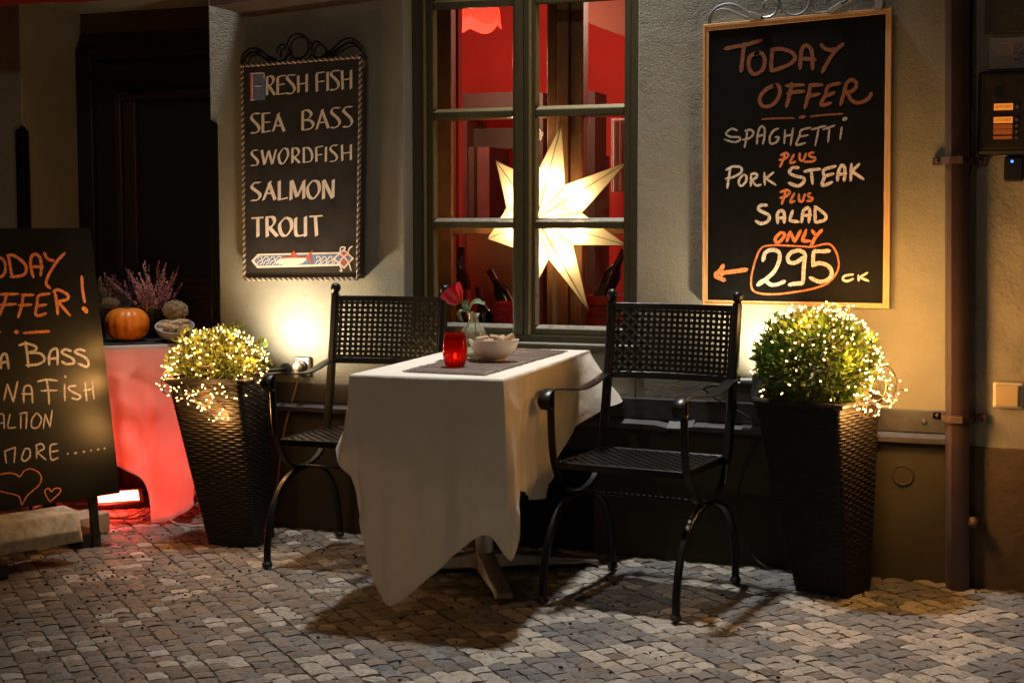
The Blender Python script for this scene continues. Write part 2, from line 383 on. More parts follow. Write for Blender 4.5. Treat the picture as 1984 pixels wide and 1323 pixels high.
def smooth_path(p, n=6, closed=False):
    p = [V(q) for q in p]; N = len(p)
    if N < 3: return p
    out = []
    rng = range(N) if closed else range(N-1)
    for i in rng:
        a = p[i-1] if (closed or i > 0) else p[0]*2-p[1]
        b = p[i]; c = p[(i+1) % N]; d = p[(i+2) % N] if (closed or i+2 < N) else p[-1]*2-p[-2]
        for k in range(n):
            t = k/n
            out.append(.5*((2*b)+(c-a)*t+(2*a-5*b+4*c-d)*t*t+(-a+3*b-3*c+d)*t**3))
    if not closed: out.append(p[-1])
    return out
def rot2(p, a): return V((p[0]*math.cos(a)-p[1]*math.sin(a), p[0]*math.sin(a)+p[1]*math.cos(a)))

# ------------------------------------------------------------------ flat lettering on a board plane
def ink(mb, strokes, org, sc, wdt, p0, n, lift, closed_ok=True):
    """strokes drawn as flat ribbons on the plane (p0,n), lifted by lift"""
    wpx = wdt/sc/2
    for st in strokes:
        pts = [V((org[0]+x/sc, org[1]+y/sc)) for x, y in st]
        path = smooth_path(pts, 5) if len(pts) > 2 else [pts[0].lerp(pts[1], k/4) for k in range(5)]
        L, Rr = [], []; N = len(path)
        for i, q in enumerate(path):
            t = (path[min(i+1, N-1)]-path[max(i-1, 0)])
            if t.length < 1e-6: t = V((1, 0))
            t.normalize(); nn = V((-t.y, t.x))
            k = wpx*(1+.16*noise.noise(V((q.x*.13, q.y*.13, 3.1))))
            if i in (0, N-1): k *= .62
            L.append(q+nn*k); Rr.append(q-nn*k)
        t0 = (path[0]-path[1]).normalized(); t1 = (path[-1]-path[-2]).normalized()
        ring = [path[0]+t0*wpx*.55]+L+[path[-1]+t1*wpx*.55]+Rr[::-1]
        w3 = [PN(q.x, q.y, p0, n)+n*lift for q in ring]
        m = len(L); ofs = [w3[0]]
        A = w3[1:1+m]; B = w3[2+m:][::-1]; E = w3[1+m]
        vs = [w3[0]]+A+[E]+B
        fs = [(0, 1, m+2)]+[(1+i, 2+i, m+3+i, m+2+i) for i in range(m-1)]+[(m, m+1, m+1+m)]
        mb.add(vs, fs)
def nib(mb, strokes, org, sc, wdt, p0, n, lift, ang=28, minw=.42):
    wdt *= 1.22
    """broad nib lettering: thick and thin strokes"""
    nv = V((math.cos(R(ang)), math.sin(R(-ang))))*(wdt/sc/2)
    for st in strokes:
        pts = [V((org[0]+x/sc, org[1]+y/sc)) for x, y in st]
        path = smooth_path(pts, 6) if len(pts) > 3 else sum([[pts[i].lerp(pts[i+1], k/3) for k in range(3)] for i in range(len(pts)-1)], [])+[pts[-1]]
        N = len(path); A = []; B = []
        for i, q in enumerate(path):
            t = (path[min(i+1, N-1)]-path[max(i-1, 0)])
            if t.length < 1e-6: t = V((1, 0))
            t.normalize(); nn = V((-t.y, t.x)); d = nn.dot(nv)
            off = nv if abs(d) > wdt/sc/2*minw else nn*(wdt/sc/2*minw*(1 if d >= 0 else -1))
            if nn.dot(off) < 0: off = -off
            A.append(PN((q+off).x, (q+off).y, p0, n)+n*lift); B.append(PN((q-off).x, (q-off).y, p0, n)+n*lift)
        mb.add(A+B, [(i, i+1, N+i+1, N+i) for i in range(N-1)])
def flatpoly(mb, px, p0, n, lift):
    mb.add([PN(x, y, p0, n)+n*lift for x, y in px], [tuple(range(len(px)))])
YN = V((0, -1, 0))

# ================================================================== GROUND
g = MB(); g.add([(-30, -30, -.0062), (30, -30, -.0062), (30, 1.2, -.0062), (-30, 1.2, -.0062)], [(0, 1, 2, 3)])
g.build('ground', M['joint'], kind='structure')
def pavement():
    mb = MB(); GA = R(-42); P = .0595
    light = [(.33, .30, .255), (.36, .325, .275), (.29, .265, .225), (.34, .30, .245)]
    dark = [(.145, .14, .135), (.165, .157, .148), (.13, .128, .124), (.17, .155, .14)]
    brown = [(.15, .12, .092), (.175, .142, .11), (.13, .108, .085), (.165, .138, .11)]  # brown stones at left, dim warm light there also put into the colour
    rnd = random.Random(11)
    OFS = [rnd.uniform(-.5, .5)*(1 if q % 3 else .3) for q in range(180)]; WOB = [rnd.uniform(-.003, .003) for q in range(180)]
    for i in range(-107, 107):
        for j in range(-85, 85):
            cx, cy = rot2(((i+.5+OFS[j+85])*P, (j+.5)*P+WOB[j+85]), GA)
            if not (-3.0 < cx < 3.1 and -2.75 < cy < .62): continue
            if cy > .03 and not (-2.3 < cx < -1.36): continue
            bi, bj = math.floor((i+2)/5), math.floor((j+3)/5)
            chk = (bi+bj) % 2 == 0
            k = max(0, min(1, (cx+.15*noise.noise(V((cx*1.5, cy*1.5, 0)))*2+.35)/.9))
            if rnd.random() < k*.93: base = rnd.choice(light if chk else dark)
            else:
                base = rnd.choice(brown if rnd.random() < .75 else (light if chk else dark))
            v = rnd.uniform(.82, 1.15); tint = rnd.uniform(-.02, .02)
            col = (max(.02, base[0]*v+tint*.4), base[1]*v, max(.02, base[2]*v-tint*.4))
            a = GA+rnd.uniform(-.03, .03); hx = P*.5-rnd.uniform(.0002, .0022); hy = P*.5-rnd.uniform(.0003, .0022)
            dz = rnd.uniform(-.0022, .0016); tx, ty = rnd.uniform(-.02, .02), rnd.uniform(-.02, .02)
            u = V((math.cos(a), math.sin(a))); w_ = V((-u.y, u.x))
            vs = []; nn = 4
            cj = [(rnd.uniform(-.0026, .0026), rnd.uniform(-.0026, .0026)) for _ in range(4)]
            for b in range(nn):
                for c in range(nn):
                    s, t = b/(nn-1)*2-1, c/(nn-1)*2-1
                    kx = 1-.035*(t*t); ky = 1-.035*(s*s)
                    wq = ((1-s)*(1-t)/4, (1+s)*(1-t)/4, (1+s)*(1+t)/4, (1-s)*(1+t)/4)
                    x = s*hx*kx+sum(wq[q]*cj[q][0] for q in range(4))+rnd.uniform(-.0006, .0006); y = t*hy*ky+sum(wq[q]*cj[q][1] for q in range(4))+rnd.uniform(-.0006, .0006)
                    q = V((cx, cy))+u*x+w_*y
                    e = max(abs(s), abs(t))
                    z = dz+tx*x+ty*y-(.0032 if e > .9 else 0)+rnd.uniform(-.0018, .0018)+.003*noise.noise(V((q.x*22, q.y*22, 1)))
                    if abs(s) > .9 and abs(t) > .9: z -= .002
                    vs.append((q.x, q.y, z))
            fs = [(b*nn+c, (b+1)*nn+c, (b+1)*nn+c+1, b*nn+c+1) for b in range(nn-1) for c in range(nn-1)]
            ring = [0, 4, 8, 12, 13, 14, 15, 11, 7, 3, 2, 1]
            for q in ring: p = vs[q]; vs.append((p[0], p[1], -.03))
            for q in range(12): fs.append((ring[q], 16+q, 16+(q+1) % 12, ring[(q+1) % 12]))
            mb.add(vs, fs, col)
    return mb.build('pavement', M['setts'], kind='structure', smooth=True, angle=50)
pavement()
lt = MB(); rl = random.Random(5)
for _ in range(520):
    x, y = rl.uniform(-2.6, 2.0), -rl.random()**1.2*2.2-.03
    if rl.random() < .3: x, y = rl.gauss(-.9, .35), rl.gauss(-1.05, .25)
    s = rl.uniform(.002, .0065); a = rl.uniform(0, 6.28)
    pts = [V((x+math.cos(a+q*1.26)*s*rl.uniform(.5, 1.2), y+math.sin(a+q*1.26)*s*rl.uniform(.5, 1.2), .003)) for q in range(5)]
    lt.prism(pts, (0, 0, s*rl.uniform(.5, 1)))
lt.build('leaf_litter', M['litter'], kind='stuff')

# ================================================================== RESTAURANT BUILDING
B = thing('restaurant_building', 'olive plastered restaurant front with red lit window and dark recessed doorway', 'building')
WL, WR = -.455, .500     # window opening
ZB, ZT = .797, 2.75
AL, AR, AD = -2.312, -1.350, .42   # doorway alcove
m = MB()
m.bb(AR, WL, 0, .35, .49, 5.0); m.bb(WR, 1.672, 0, .35, .49, 5.0)
m.bb(WL, WR, 0, .35, .49, ZB); m.bb(WL, WR, 0, .35, ZT, 5.0)
m.bb(-4.2, AL, 0, .42, 0-.02, 5.0); m.bb(AL, AR, 0, .42, 2.225, 5.0)
m.build('wall', M['plaster'], B, bevel=.006)
m = MB(); m.bb(AR, .035, 0, .35, -.02, .49); m.bb(.335, 1.672, 0, .35, -.02, .49); m.bb(.035, .335, 0, .35, .395, .49); m.bb(.035, .335, .12, .35, -.02, .395)
m.build('wall_base', M['plaster_low'], B)
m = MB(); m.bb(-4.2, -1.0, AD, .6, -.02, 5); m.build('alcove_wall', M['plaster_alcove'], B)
m = MB(); m.bb(AR, 1.63, -.022, -.0005, .527, .606)
m.build('wall_rail', M['ledge'], B, bevel=.004)
m = MB(); N = 60
for i in range(N):
    x0, x1 = AR+(1.63-AR)*i/N, AR+(1.63-AR)*(i+1)/N
    d = lambda x: .003*noise.noise(V((x*7, 0, 2)))-(.009 if .62 < x < .70 else 0)
    m.prism([(x0, -.0005, .490), (x0, -.052, .494), (x0, -.055, .512+d(x0)), (x0, -.0225, .525), (x0, -.0005, .525)], (x1-x0, 0, d(x1)-d(x0)))
m.build('rail_lip', M['stone_lip'], B)
for bx in (1.555, 1.0, .45, -.35):
    m = MB(); m.ball((bx, -.023, .565), .012, 14, 8, (1, .6, 1)); m.build('rail_bolt', M['ledge'], B, smooth=True)
# ventilation grille under the table
m = MB(); m.bb(.037, .333, .095, .118, .0, .393); 
for i in range(16):
    z = .022+i*.0235; m.prism([(.037, .02, z), (.037, .085, z+.018), (.037, .09, z+.014), (.037, .025, z-.004)], (.296, 0, 0))
m.build('vent_grille', M['black'], B)
# window: frame > sashes, panes
FY = .07
W = MB()
def strip(mb, x0, x1, z0, z1, y0, y1): mb.bb(x0, x1, y0, y1, z0, z1)
W.bb(WL, -.405, FY, FY+.07, ZB, ZT); W.bb(.452, WR, FY, FY+.07, ZB, ZT)
W.bb(-.405, .452, FY, FY+.07, ZB, ZB+.028); W.bb(-.405, .452, FY, FY+.07, ZT-.05, ZT)
win = W.build('window', M['frame'], B, bevel=.004)
m = MB(); m.bb(WL-.02, WR+.02, -.012, FY-.001, ZB-.030, ZB-.0008); m.build('sill', M['frame'], win, bevel=.004)
m = MB(); m.bb(-.012, .022, FY-.012, FY+.06, ZB+.0285, ZT-.051); m.bb(.0225, .044, FY-.004, FY+.06, ZB+.0285, ZT-.051)
m.build('mullion', M['frame'], win, bevel=.003)
m = MB(); m.bb(.0445, .054, FY-.009, FY+.055, ZB+.0285, ZT-.051); m.bb(-.4045, -.396, FY-.006, FY+.055, ZB+.0285, ZT-.051); m.build('bead', M['bead'], win, bevel=.002)
TZ = [1.252, 1.683, 2.112]
for (x0, x1, sa, sb) in ((-.388, -.020, .020, .008), (.062, .444, .003, .020)):
    sm = MB(); SY = FY+.008
    sm.bb(x0-.0075, x0+sa, SY, SY+.045, ZB+.029, ZT-.052); sm.bb(x1-sb, x1+.0075, SY, SY+.045, ZB+.029, ZT-.052)
    xa, xb = x0+sa+.0005, x1-sb-.0005
    sm.bb(xa, xb, SY, SY+.045, ZB+.029, ZB+.052)
    for z in TZ: sm.bb(xa, xb, SY+.001, SY+.04, z-.013, z+.013)
    sash = sm.build('sash', M['frame'], win, bevel=.004)
    zz = [ZB+.052]+TZ+[ZT-.06]
    for i in range(4):
        za = zz[i]+(.0135 if i else .0005); zb = zz[i+1]-(.0135 if i < 3 else 0)
        pt = MB(); pt.prism([(xa+.0005, SY+.004, za), (xa+.0005, SY+.022, za+.014), (xa+.0005, SY+.022, za)], (xb-xa-.001, 0, 0))
        pt.build('putty', M['putty' if i < 2 else 'bead'], win)
        pt = MB(); pt.prism([(xa+.0005, SY+.003, za+.015), (xa+.0095, SY+.022, za+.015), (xa+.0005, SY+.022, za+.015)], (0, 0, zb-za-.018))
        pt.build('putty', M['putty' if (i == 0 and x0 > 0) else 'bead'], win)
        gm = MB(); gm.bb(xa+.001, xb-.001, SY+.0225, SY+.0255, za+.001, zb-.001); gm.build('pane', M['pane'], win)
# inner casement window
IY = .27
iw = MB(); iw.bb(-.47, -.372, IY, IY+.05, ZB, ZT); iw.bb(.452, .54, IY, IY+.05, ZB, ZT); iw.bb(.048, .088, IY-.01, IY+.05, ZB, ZT)
iw.bb(.090, .142, IY-.018, IY+.05, ZB, ZT); iw.bb(.144, .198, IY-.006, IY+.05, ZB, ZT)
for z in (1.235, 1.70): iw.bb(-.3715, .0475, IY+.004, IY+.04, z-.022, z+.022); iw.bb(.1985, .4515, IY+.004, IY+.04, z-.022, z+.022)
iw.bb(-.3715, .0475, IY+.004, IY+.04, ZB, ZB+.03); iw.bb(.1985, .4515, IY+.004, IY+.04, ZB, ZB+.03)
inner = iw.build('inner_window', M['inner_wood'], B, bevel=.004)
for (x0, x1) in ((-.371, .047), (.199, .451)):
    for z0, z1 in ((ZB+.031, 1.212), (1.258, 1.677), (1.723, ZT-.01)):
        gm = MB(); gm.bb(x0, x1, IY+.018, IY+.021, z0, z1); gm.build('pane', M['pane'], inner)
hm = MB(); p = PY(1042, 336, IY-.03); hm.tube([p+V((-.01, .03, .0)), p+V((-.01, 0, .0)), p+V((.03, -.004, -.004)), p+V((.05, -.006, -.006))], .0075, 10); hm.build('handle', M['brass'], inner, smooth=True)
# inner sill board
m = MB(); m.bb(WL, WR, .142, .6, ZB-.035, ZB-.002); m.build('inner_sill', M['inner_wood'], B)
# room
rm = MB()
rm.bb(-2.4, 2.4, 3.2, 3.3, 0, 3.2); rm.bb(-2.5, -2.4, .6, 3.3, 0, 3.2); rm.bb(2.4, 2.5, .6, 3.3, 0, 3.2); rm.bb(-2.4, WL-.03, .605, .65, 0, 3.2); rm.bb(WR+.05, 2.4, .605, .65, 0, 3.2)
rm.build('room_wall', M['red_wall'], B)
m = MB(); m.bb(-2.5, 2.5, .36, 3.3, 2.80, 2.9); m.build('room_ceiling', M['room_ceiling'], B)
m = MB(); m.bb(-2.5, 2.5, .6, 3.3, -.1, 0.02); m.build('room_floor', M['room_dark'], B)
def pxbox(mb, x0, x1, y0, y1, Y, dep):
    a = PY(x0, y1, Y); b = PY(x1, y0, Y); mb.bb(a.x, b.x, Y, Y+dep, a.z, b.z)
for q in ((858, 1003, 178, 214, 2.4, .3), (1133, 1153, 178, 900, 2.2, .2), (1036, 1052, 180, 900, 2.2, .3)): m = MB(); pxbox(m, *q); m.build('room_beam', M['room_dark'], B)
for q in ((862, 905, 230, 900, 2.6, .3), (915, 948, 285, 900, 2.3, .3), (1120, 1160, 300, 900, 2.45, .2)): m = MB(); pxbox(m, *q); m.build('room_doorway', M['room_door'], B)
for q in ((905, 1003, 248, 290, 2.7, .1), (908, 918, 285, 450, 2.25, .1), (1060, 1096, -40, 215, .42, .08), (1100, 1128, -40, 240, .40, .08)): m = MB(); pxbox(m, *q); m.build('room_panel', M['door_trim'], B)
m = MB(); a_ = [PY(1133, -40, 2.0), PY(1232, -40, 2.0), PY(1232, 78, 2.0), PY(1133, 42, 2.0)]; m.prism(a_, (0, .3, 0)); m.build('room_soffit', M['room_ceiling'], B)
def curt(u, v):
    a = PY(1184+u*34, 372-v*142, 1.9); return a+V((0, .03*math.sin(u*20), 0))
m = MB(); m.grid(curt, 24, 4); m.build('room_curtain', M['curtain'], B, smooth=True)
# dark recessed door
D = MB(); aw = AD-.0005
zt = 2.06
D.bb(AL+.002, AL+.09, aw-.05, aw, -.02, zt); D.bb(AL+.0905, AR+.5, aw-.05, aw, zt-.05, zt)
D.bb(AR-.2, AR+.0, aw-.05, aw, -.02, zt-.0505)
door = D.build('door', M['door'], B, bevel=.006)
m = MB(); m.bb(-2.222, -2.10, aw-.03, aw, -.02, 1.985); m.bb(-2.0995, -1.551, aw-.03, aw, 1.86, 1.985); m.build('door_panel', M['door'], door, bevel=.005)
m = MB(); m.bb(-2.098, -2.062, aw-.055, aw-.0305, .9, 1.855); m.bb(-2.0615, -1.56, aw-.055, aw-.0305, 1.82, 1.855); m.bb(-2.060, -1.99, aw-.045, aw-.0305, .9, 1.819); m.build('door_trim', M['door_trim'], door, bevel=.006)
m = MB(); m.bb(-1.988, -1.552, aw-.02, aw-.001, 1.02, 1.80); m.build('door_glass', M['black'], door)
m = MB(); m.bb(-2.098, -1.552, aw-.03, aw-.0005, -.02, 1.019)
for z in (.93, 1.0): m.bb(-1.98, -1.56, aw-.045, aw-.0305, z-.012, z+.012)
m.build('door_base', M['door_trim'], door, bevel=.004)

# corner guards
def guard(px0, px1, ptop, cx, lab, sgn):
    t = MB(); w_ = .038; zt = PY((px0+px1)/2, ptop, -.01).z
    t.prism([(cx, -.006, .0), (cx-sgn*w_, -.006, .0), (cx-sgn*w_, -.006, zt-.025), (cx, -.006, zt)], (0, .0055, 0))
    t.prism([(cx+sgn*.0005, -.006, .0), (cx+sgn*.0005, .035, .0), (cx+sgn*.0005, .035, zt-.025), (cx+sgn*.0005, -.006, zt)], (sgn*.005, 0, 0))
    return tag(t.build('corner_guard', M['iron'], bevel=.001), lab, 'corner guard', 'iron corner guards on the doorway edges')
guard(25, 52, 243, AL, 'black iron corner guard on the far left wall edge beside the sandwich board', 1)
guard(404, 417, 229, AR, 'black iron corner guard between the dark doorway and the fish menu wall', -1)

# neighbour building
NB = thing('neighbour_building', 'paler grey plastered house corner at the right edge beyond the drainpipe', 'building')
pts = [PY(1886, 0, -.012), PY(1876, 305, -.012), PY(1872, 700, -.012), PY(1872, 858, -.012)]
edge = [(1.676, .46), (1.674, .8), (1.690, 1.45), (1.684, 2.1), (1.70, 5.0)]
m = MB()
for i in range(len(edge)-1):
    (x0, z0), (x1, z1) = edge[i], edge[i+1]
    for k in range(12):
        za, zb = z0+(z1-z0)*k/12, z0+(z1-z0)*(k+1)/12
        xa = x0+(x1-x0)*k/12+.006*noise.noise(V((0, 3, za*14))); xb = x0+(x1-x0)*(k+1)/12+.006*noise.noise(V((0, 3, zb*14)))
        m.add([(xa, -.016, za), (4.2, -.016, za), (4.2, -.016, zb), (xb, -.016, zb), (xa, .05, za), (xb, .05, zb)], [(0, 1, 2, 3), (4, 0, 3, 5)])
m.build('wall', M['plaster_pale'], NB)
m = MB(); m.bb(1.676, 4.2, -.026, .2, -.02, .488); m.build('wall_base', M['rust_plinth'], NB, bevel=.008)

# drainpipe
def pipe():
    T = thing('drainpipe', 'mauve brown square drainpipe running up the wall joint on the right', 'drainpipe', (1.68, -.06, 0))
    m = MB(); b = V((1.682, -.060, -.02)); t = V((1.636, -.060, 2.0)); t = b+(t-b)*2.3
    prof = []
    for a in range(12):
        q = 2*math.pi*(a+.5)/12; r_ = .036
        c, s = math.cos(q), math.sin(q); k = (abs(c)**5+abs(s)**5)**(-1/5)
        prof.append(V((c*k*r_, s*k*r_, 0)))
    ra = R(-66); prof = [V((p.x*math.cos(ra)-p.y*math.sin(ra), p.x*math.sin(ra)+p.y*math.cos(ra), 0)) for p in prof]
    m.add([b+p for p in prof]+[t+p for p in prof], [(i, (i+1) % 12, 12+(i+1) % 12, 12+i) for i in range(12)]+[tuple(range(11, -1, -1)), tuple(range(12, 24))])
    m.build('pipe', M['pipe'], T, smooth=True, angle=30)
    for z in (.59, 1.47):
        c = b+(t-b)*((z+.02)/(t.z-b.z)); m = MB()
        m.bb(c.x-.085, c.x-.052, -.022, -.0265+.02, z-.013, z+.013)
        m.bb(c.x+.05, c.x+.095, -.036, -.0175, z-.013, z+.013)
        ring = [V((c.x-.055, -.016, z)), V((c.x-.052, -.06, z)), V((c.x-.02, -.112, z)), V((c.x+.02, -.112, z)), V((c.x+.052, -.065, z)), V((c.x+.054, -.03, z))]
        m.bar(ring, .024, .004, (0, 0, 1))
        br = m.build('bracket', M['rustmetal'], T, bevel=.002)
        for q in ((c.x-.07, -.024, z), (c.x+.075, -.038, z)): k = MB(); k.ball(q, .008, 10, 6); k.build('bolt', M['rustmetal'], br, smooth=True)
pipe()

# awning and hood
def awning():
    T = thing('red_awning', 'red fabric awning over the doorway, only its lower edge in view', 'awning', (-2.3, -.3, 2.3))
    m = MB(); m.add([(-3.6, -.6, 2.19), (-1.36, -.6, 2.19), (-1.36, -.004, 3.9), (-3.6, -.004, 3.9)], [(0, 1, 2, 3)]); m.build('canopy', M['awning'], T)
    def vl(u, v): x = -3.6+u*2.24; return V((x, -.602-.006*math.sin(u*60)*(1-v), 2.10+.09*v+.004*math.sin(u*25)*(1-v)))
    m = MB(); m.grid(vl, 80, 4); m.build('valance', M['awning'], T, smooth=True)
    m = MB(); m.tube([(-3.6, -.597, 2.195), (-1.36, -.597, 2.195)], .012, 8); m.tube([(-1.37, -.59, 2.20), (-1.37, -.01, 3.86)], .01, 8); m.build('awning_frame', M['iron'], T, smooth=True)
awning()
p1, p2, p0 = PY(488, 33, -.004), PY(745, 0, -.004), PY(405, 12, -.105)
m = MB(); q = p0+(p2-p1)
m.prism([p1, p2, q, p0], (0, 0, .34)); tag(m.build('metal_hood', M['hood'], bevel=.003), 'brown metal hood jutting from the wall above the fish menu sign', 'hood')

# ================================================================== signs
def bracket_scrolls(T, paths, rad, y, matl):
    m = MB()
    for p in paths:
        m.tube(smooth_path([PY(a, b, y) for a, b in p], 5), rad, 8)
    m.build('scroll_bracket', matl, T, smooth=True)
def collars(T, items, y, matl):
    for (a, b, ang, L, wd) in items:
        m = MB(); c = PY(a, b, y); m.box(c, (L, .022, wd), mtx=Matrix.Rotation(R(ang), 3, 'Y'))
        m.build('collar', matl, T, bevel=.003)
def fish_sign():
    T = thing('fish_menu_sign', 'black painted menu sign with cream lettering and a fish, framed by twisted rope', 'menu sign', PY(585, 330, -.05))
    y = -.055; p0 = V((0, y, 0)); n = YN
    c = [(470, 128), (700, 110), (694, 540), (475, 541)]
    m = MB(); P = [PY(a, b, y) for a, b in c]; m.prism(P, (0, .054, 0)); m.build('sign_board', M['signboard'], T, bevel=.002)
    m1, m2 = MB(), MB()
    for i in range(4):
        a, b = P[i]+V((0, -.004, 0)), P[(i+1) % 4]+V((0, -.004, 0)); L = (b-a).length; d = (b-a).normalized(); u = V((0, -1, 0)); v = d.cross(u)
        k = int(L/.0022)
        for ph, mm in ((0, m1), (math.pi, m2)):
            pts = [a+d*(L*j/k)+(u*math.cos(j/k*L/.024*2*math.pi+ph)+v*math.sin(j/k*L/.024*2*math.pi+ph))*.0036 for j in range(k+1)]
            mm.tube(pts, .0042, 6)
    fr = m1.build('rope_frame', M['rope'], T, smooth=True); m2.build('rope_strand', M['rope_dark'], fr, smooth=True)
    A = (470, 120); s = 6.3
    L1 = [[(300, 195), (300, 410)], [(290, 190), (350, 175), (380, 220), (355, 275), (310, 290)], [(320, 290), (395, 405)],
          [(430, 190), (430, 400), (530, 385)], [(430, 185), (530, 165)], [(430, 285), (520, 270)],
          [(645, 165), (570, 165), (545, 200), (620, 290), (635, 350), (590, 390), (530, 380)],
          [(680, 170), (685, 375)], [(785, 150), (785, 370)], [(690, 275), (785, 260)],
          [(905, 145), (910, 365)], [(905, 140), (1005, 125)], [(910, 250), (1000, 235)], [(1040, 125), (1040, 355)],
          [(1190, 110), (1110, 115), (1085, 160), (1160, 240), (1170, 310), (1110, 345), (1075, 340)],
          [(1215, 110), (1225, 340)], [(1325, 100), (1325, 330)], [(1220, 225), (1325, 205)]]
    L2 = [[(210, 635), (140, 635), (110, 690), (190, 780), (200, 840), (150, 870), (105, 865)], [(250, 630), (250, 865), (345, 840)], [(235, 635), (340, 625)], [(250, 740), (340, 735)],
          [(445, 625), (375, 850)], [(430, 640), (510, 850)], [(395, 780), (480, 780)],
          [(735, 610), (735, 835)], [(720, 615), (790, 590), (840, 640), (800, 700), (740, 715)], [(740, 715), (830, 720), (865, 775), (820, 820), (735, 835)],
          [(980, 580), (905, 825)], [(970, 590), (1050, 810)], [(930, 745), (1020, 735)],
          [(1190, 565), (1120, 565), (1085, 615), (1170, 700), (1185, 760), (1130, 805), (1080, 800)], [(1340, 550), (1270, 555), (1235, 600), (1320, 690), (1335, 750), (1290, 795), (1230, 790)]]
    L3 = [[(185, 1080), (130, 1085), (115, 1130), (180, 1200), (185, 1250), (150, 1265), (105, 1265)], [(235, 1080), (270, 1255)], [(270, 1255), (320, 1085)], [(320, 1085), (365, 1250)], [(365, 1250), (410, 1070)],
          [(500, 1055), (445, 1140), (460, 1230), (500, 1240), (555, 1150), (545, 1070), (500, 1055)],
          [(610, 1065), (610, 1235)], [(600, 1060), (660, 1055), (690, 1100), (660, 1150), (615, 1160)], [(625, 1160), (700, 1235)],
          [(750, 1050), (750, 1230)], [(740, 1050), (810, 1055), (850, 1130), (835, 1210), (745, 1230)],
          [(900, 1045), (905, 1220)], [(900, 1045), (985, 1030)], [(905, 1140), (975, 1130)], [(1020, 1040), (1020, 1220)],
          [(1160, 1020), (1100, 1025), (1075, 1070), (1145, 1140), (1150, 1190), (1110, 1215), (1070, 1215)],
          [(1215, 1015), (1220, 1210)], [(1325, 1010), (1325, 1200)], [(1215, 1120), (1325, 1105)]]
    A2 = (470, 330); s2 = 6.013
    L4 = [[(205, 145), (140, 150), (110, 200), (195, 270), (200, 320), (160, 350), (105, 350)], [(325, 130), (245, 350)], [(310, 150), (380, 345)], [(270, 270), (345, 270)],
          [(430, 125), (430, 345), (530, 320)], [(570, 120), (565, 345)], [(580, 130), (635, 310)], [(725, 115), (640, 310)], [(715, 120), (715, 330)],
          [(820, 120), (760, 200), (775, 300), (830, 330), (895, 240), (880, 140), (820, 120)], [(945, 115), (945, 335)], [(950, 120), (1050, 325)], [(1060, 110), (1055, 320)]]
    L5 = [[(105, 560), (245, 550)], [(180, 560), (180, 775)], [(285, 550), (290, 775)], [(270, 550), (350, 545), (375, 600), (340, 655), (295, 665)], [(310, 660), (405, 770)],
          [(500, 550), (435, 630), (450, 730), (505, 765), (570, 680), (560, 580), (500, 550)], [(620, 555), (620, 720), (650, 765), (735, 745)], [(735, 540), (735, 770)], [(780, 540), (935, 530)], [(850, 535), (865, 765)]]
    for nm, Ls, o, sc, wd in (('lettering', L1[:10], A, s, 30), ('lettering', L1[10:], A, s, 30), ('lettering', L2[:7], A, s, 31), ('lettering', L2[7:], A, s, 31), ('lettering', L3, A, s, 26), ('lettering', L4, A2, s2, 34), ('lettering', L5, A2, s2, 36)):
        mb = MB()
        for k_, st in enumerate(Ls): nib(mb, [st], o, sc, wd, p0, n, .0010+.00006*k_)
        mb.build(nm, M['cream'], T, recalc=False)
    def cp(x, y_, o=A2, sc=s2): return (o[0]+x/sc, o[1]+y_/sc)
    mb = MB(); flatpoly(mb, [cp(x, q, A, s) for x, q in ((135, 150), (272, 150), (274, 470), (140, 472))], p0, n, .0010); ini = mb.build('initial_panel', M['sign_blue'], T)
    mb = MB(); flatpoly(mb, [cp(x, q, A, s) for x, q in ((86, 140), (134, 140), (139, 472), (92, 472))], p0, n, .0010)
    ink(mb, [[(150, 180), (200, 165), (250, 185), (240, 230), (190, 230)], [(160, 330), (190, 380), (170, 440)]], A, s, 8, p0, n, .0016); mb.build('initial_border', M['sign_red'], ini, recalc=False)
    mb = MB(); ink(mb, [[(120, 150), (120, 465)], [(95, 145), (265, 140)], [(140, 300), (240, 298)], [(265, 145), (268, 210)], [(95, 470), (150, 465)]], A, s, 16, p0, n, .0022); mb.build('initial_letter', M['cream'], ini, recalc=False)
    mb = MB(); flatpoly(mb, [cp(x, q) for x, q in ((103, 1055), (178, 975), (1150, 952), (1170, 1112), (172, 1138))], p0, n, .0010); ban = mb.build('fish_banner', M['cream'], T)
    mb = MB(); flatpoly(mb, [cp(x, q) for x, q in ((138, 1055), (192, 996), (1130, 974), (1145, 1092), (187, 1114))], p0, n, .0016); mb.build('banner_field', M['sign_blue'], ban)
    for xs in (range(170, 400, 75), range(850, 1080, 70)):
      mb = MB()
      for x in xs:
        ink(mb, [[(x, 1100), (x+20, 1060), (x+50, 1050), (x+55, 1015), (x+25, 1005), (x+10, 1030)], [(x+30, 1100), (x+60, 1080), (x+70, 1040), (x+95, 1020)]], A2, s2, 9, p0, n, .0021)
      mb.build('banner_scroll', M['cream'], ban, recalc=False)
    mb = MB(); flatpoly(mb, [cp(x, q) for x, q in ((1055, 1030), (1180, 915), (1300, 1025), (1185, 1150))], p0, n, .0019); mb.build('banner_knot', M['cream'], ban)
    mb = MB(); flatpoly(mb, [cp(x, q) for x, q in ((1080, 1030), (1180, 940), (1275, 1025), (1185, 1125))], p0, n, .0025); mb.build('banner_knot_field', M['sign_blue'], ban)
    mb = MB(); flatpoly(mb, [cp(x, q) for x, q in ((1130, 1000), (1185, 950), (1240, 1000), (1200, 1030))], p0, n, .0030); flatpoly(mb, [cp(x, q) for x, q in ((1130, 1050), (1200, 1045), (1240, 1060), (1185, 1110))], p0, n, .0030); mb.build('banner_knot_petal', M['sign_red'], ban)
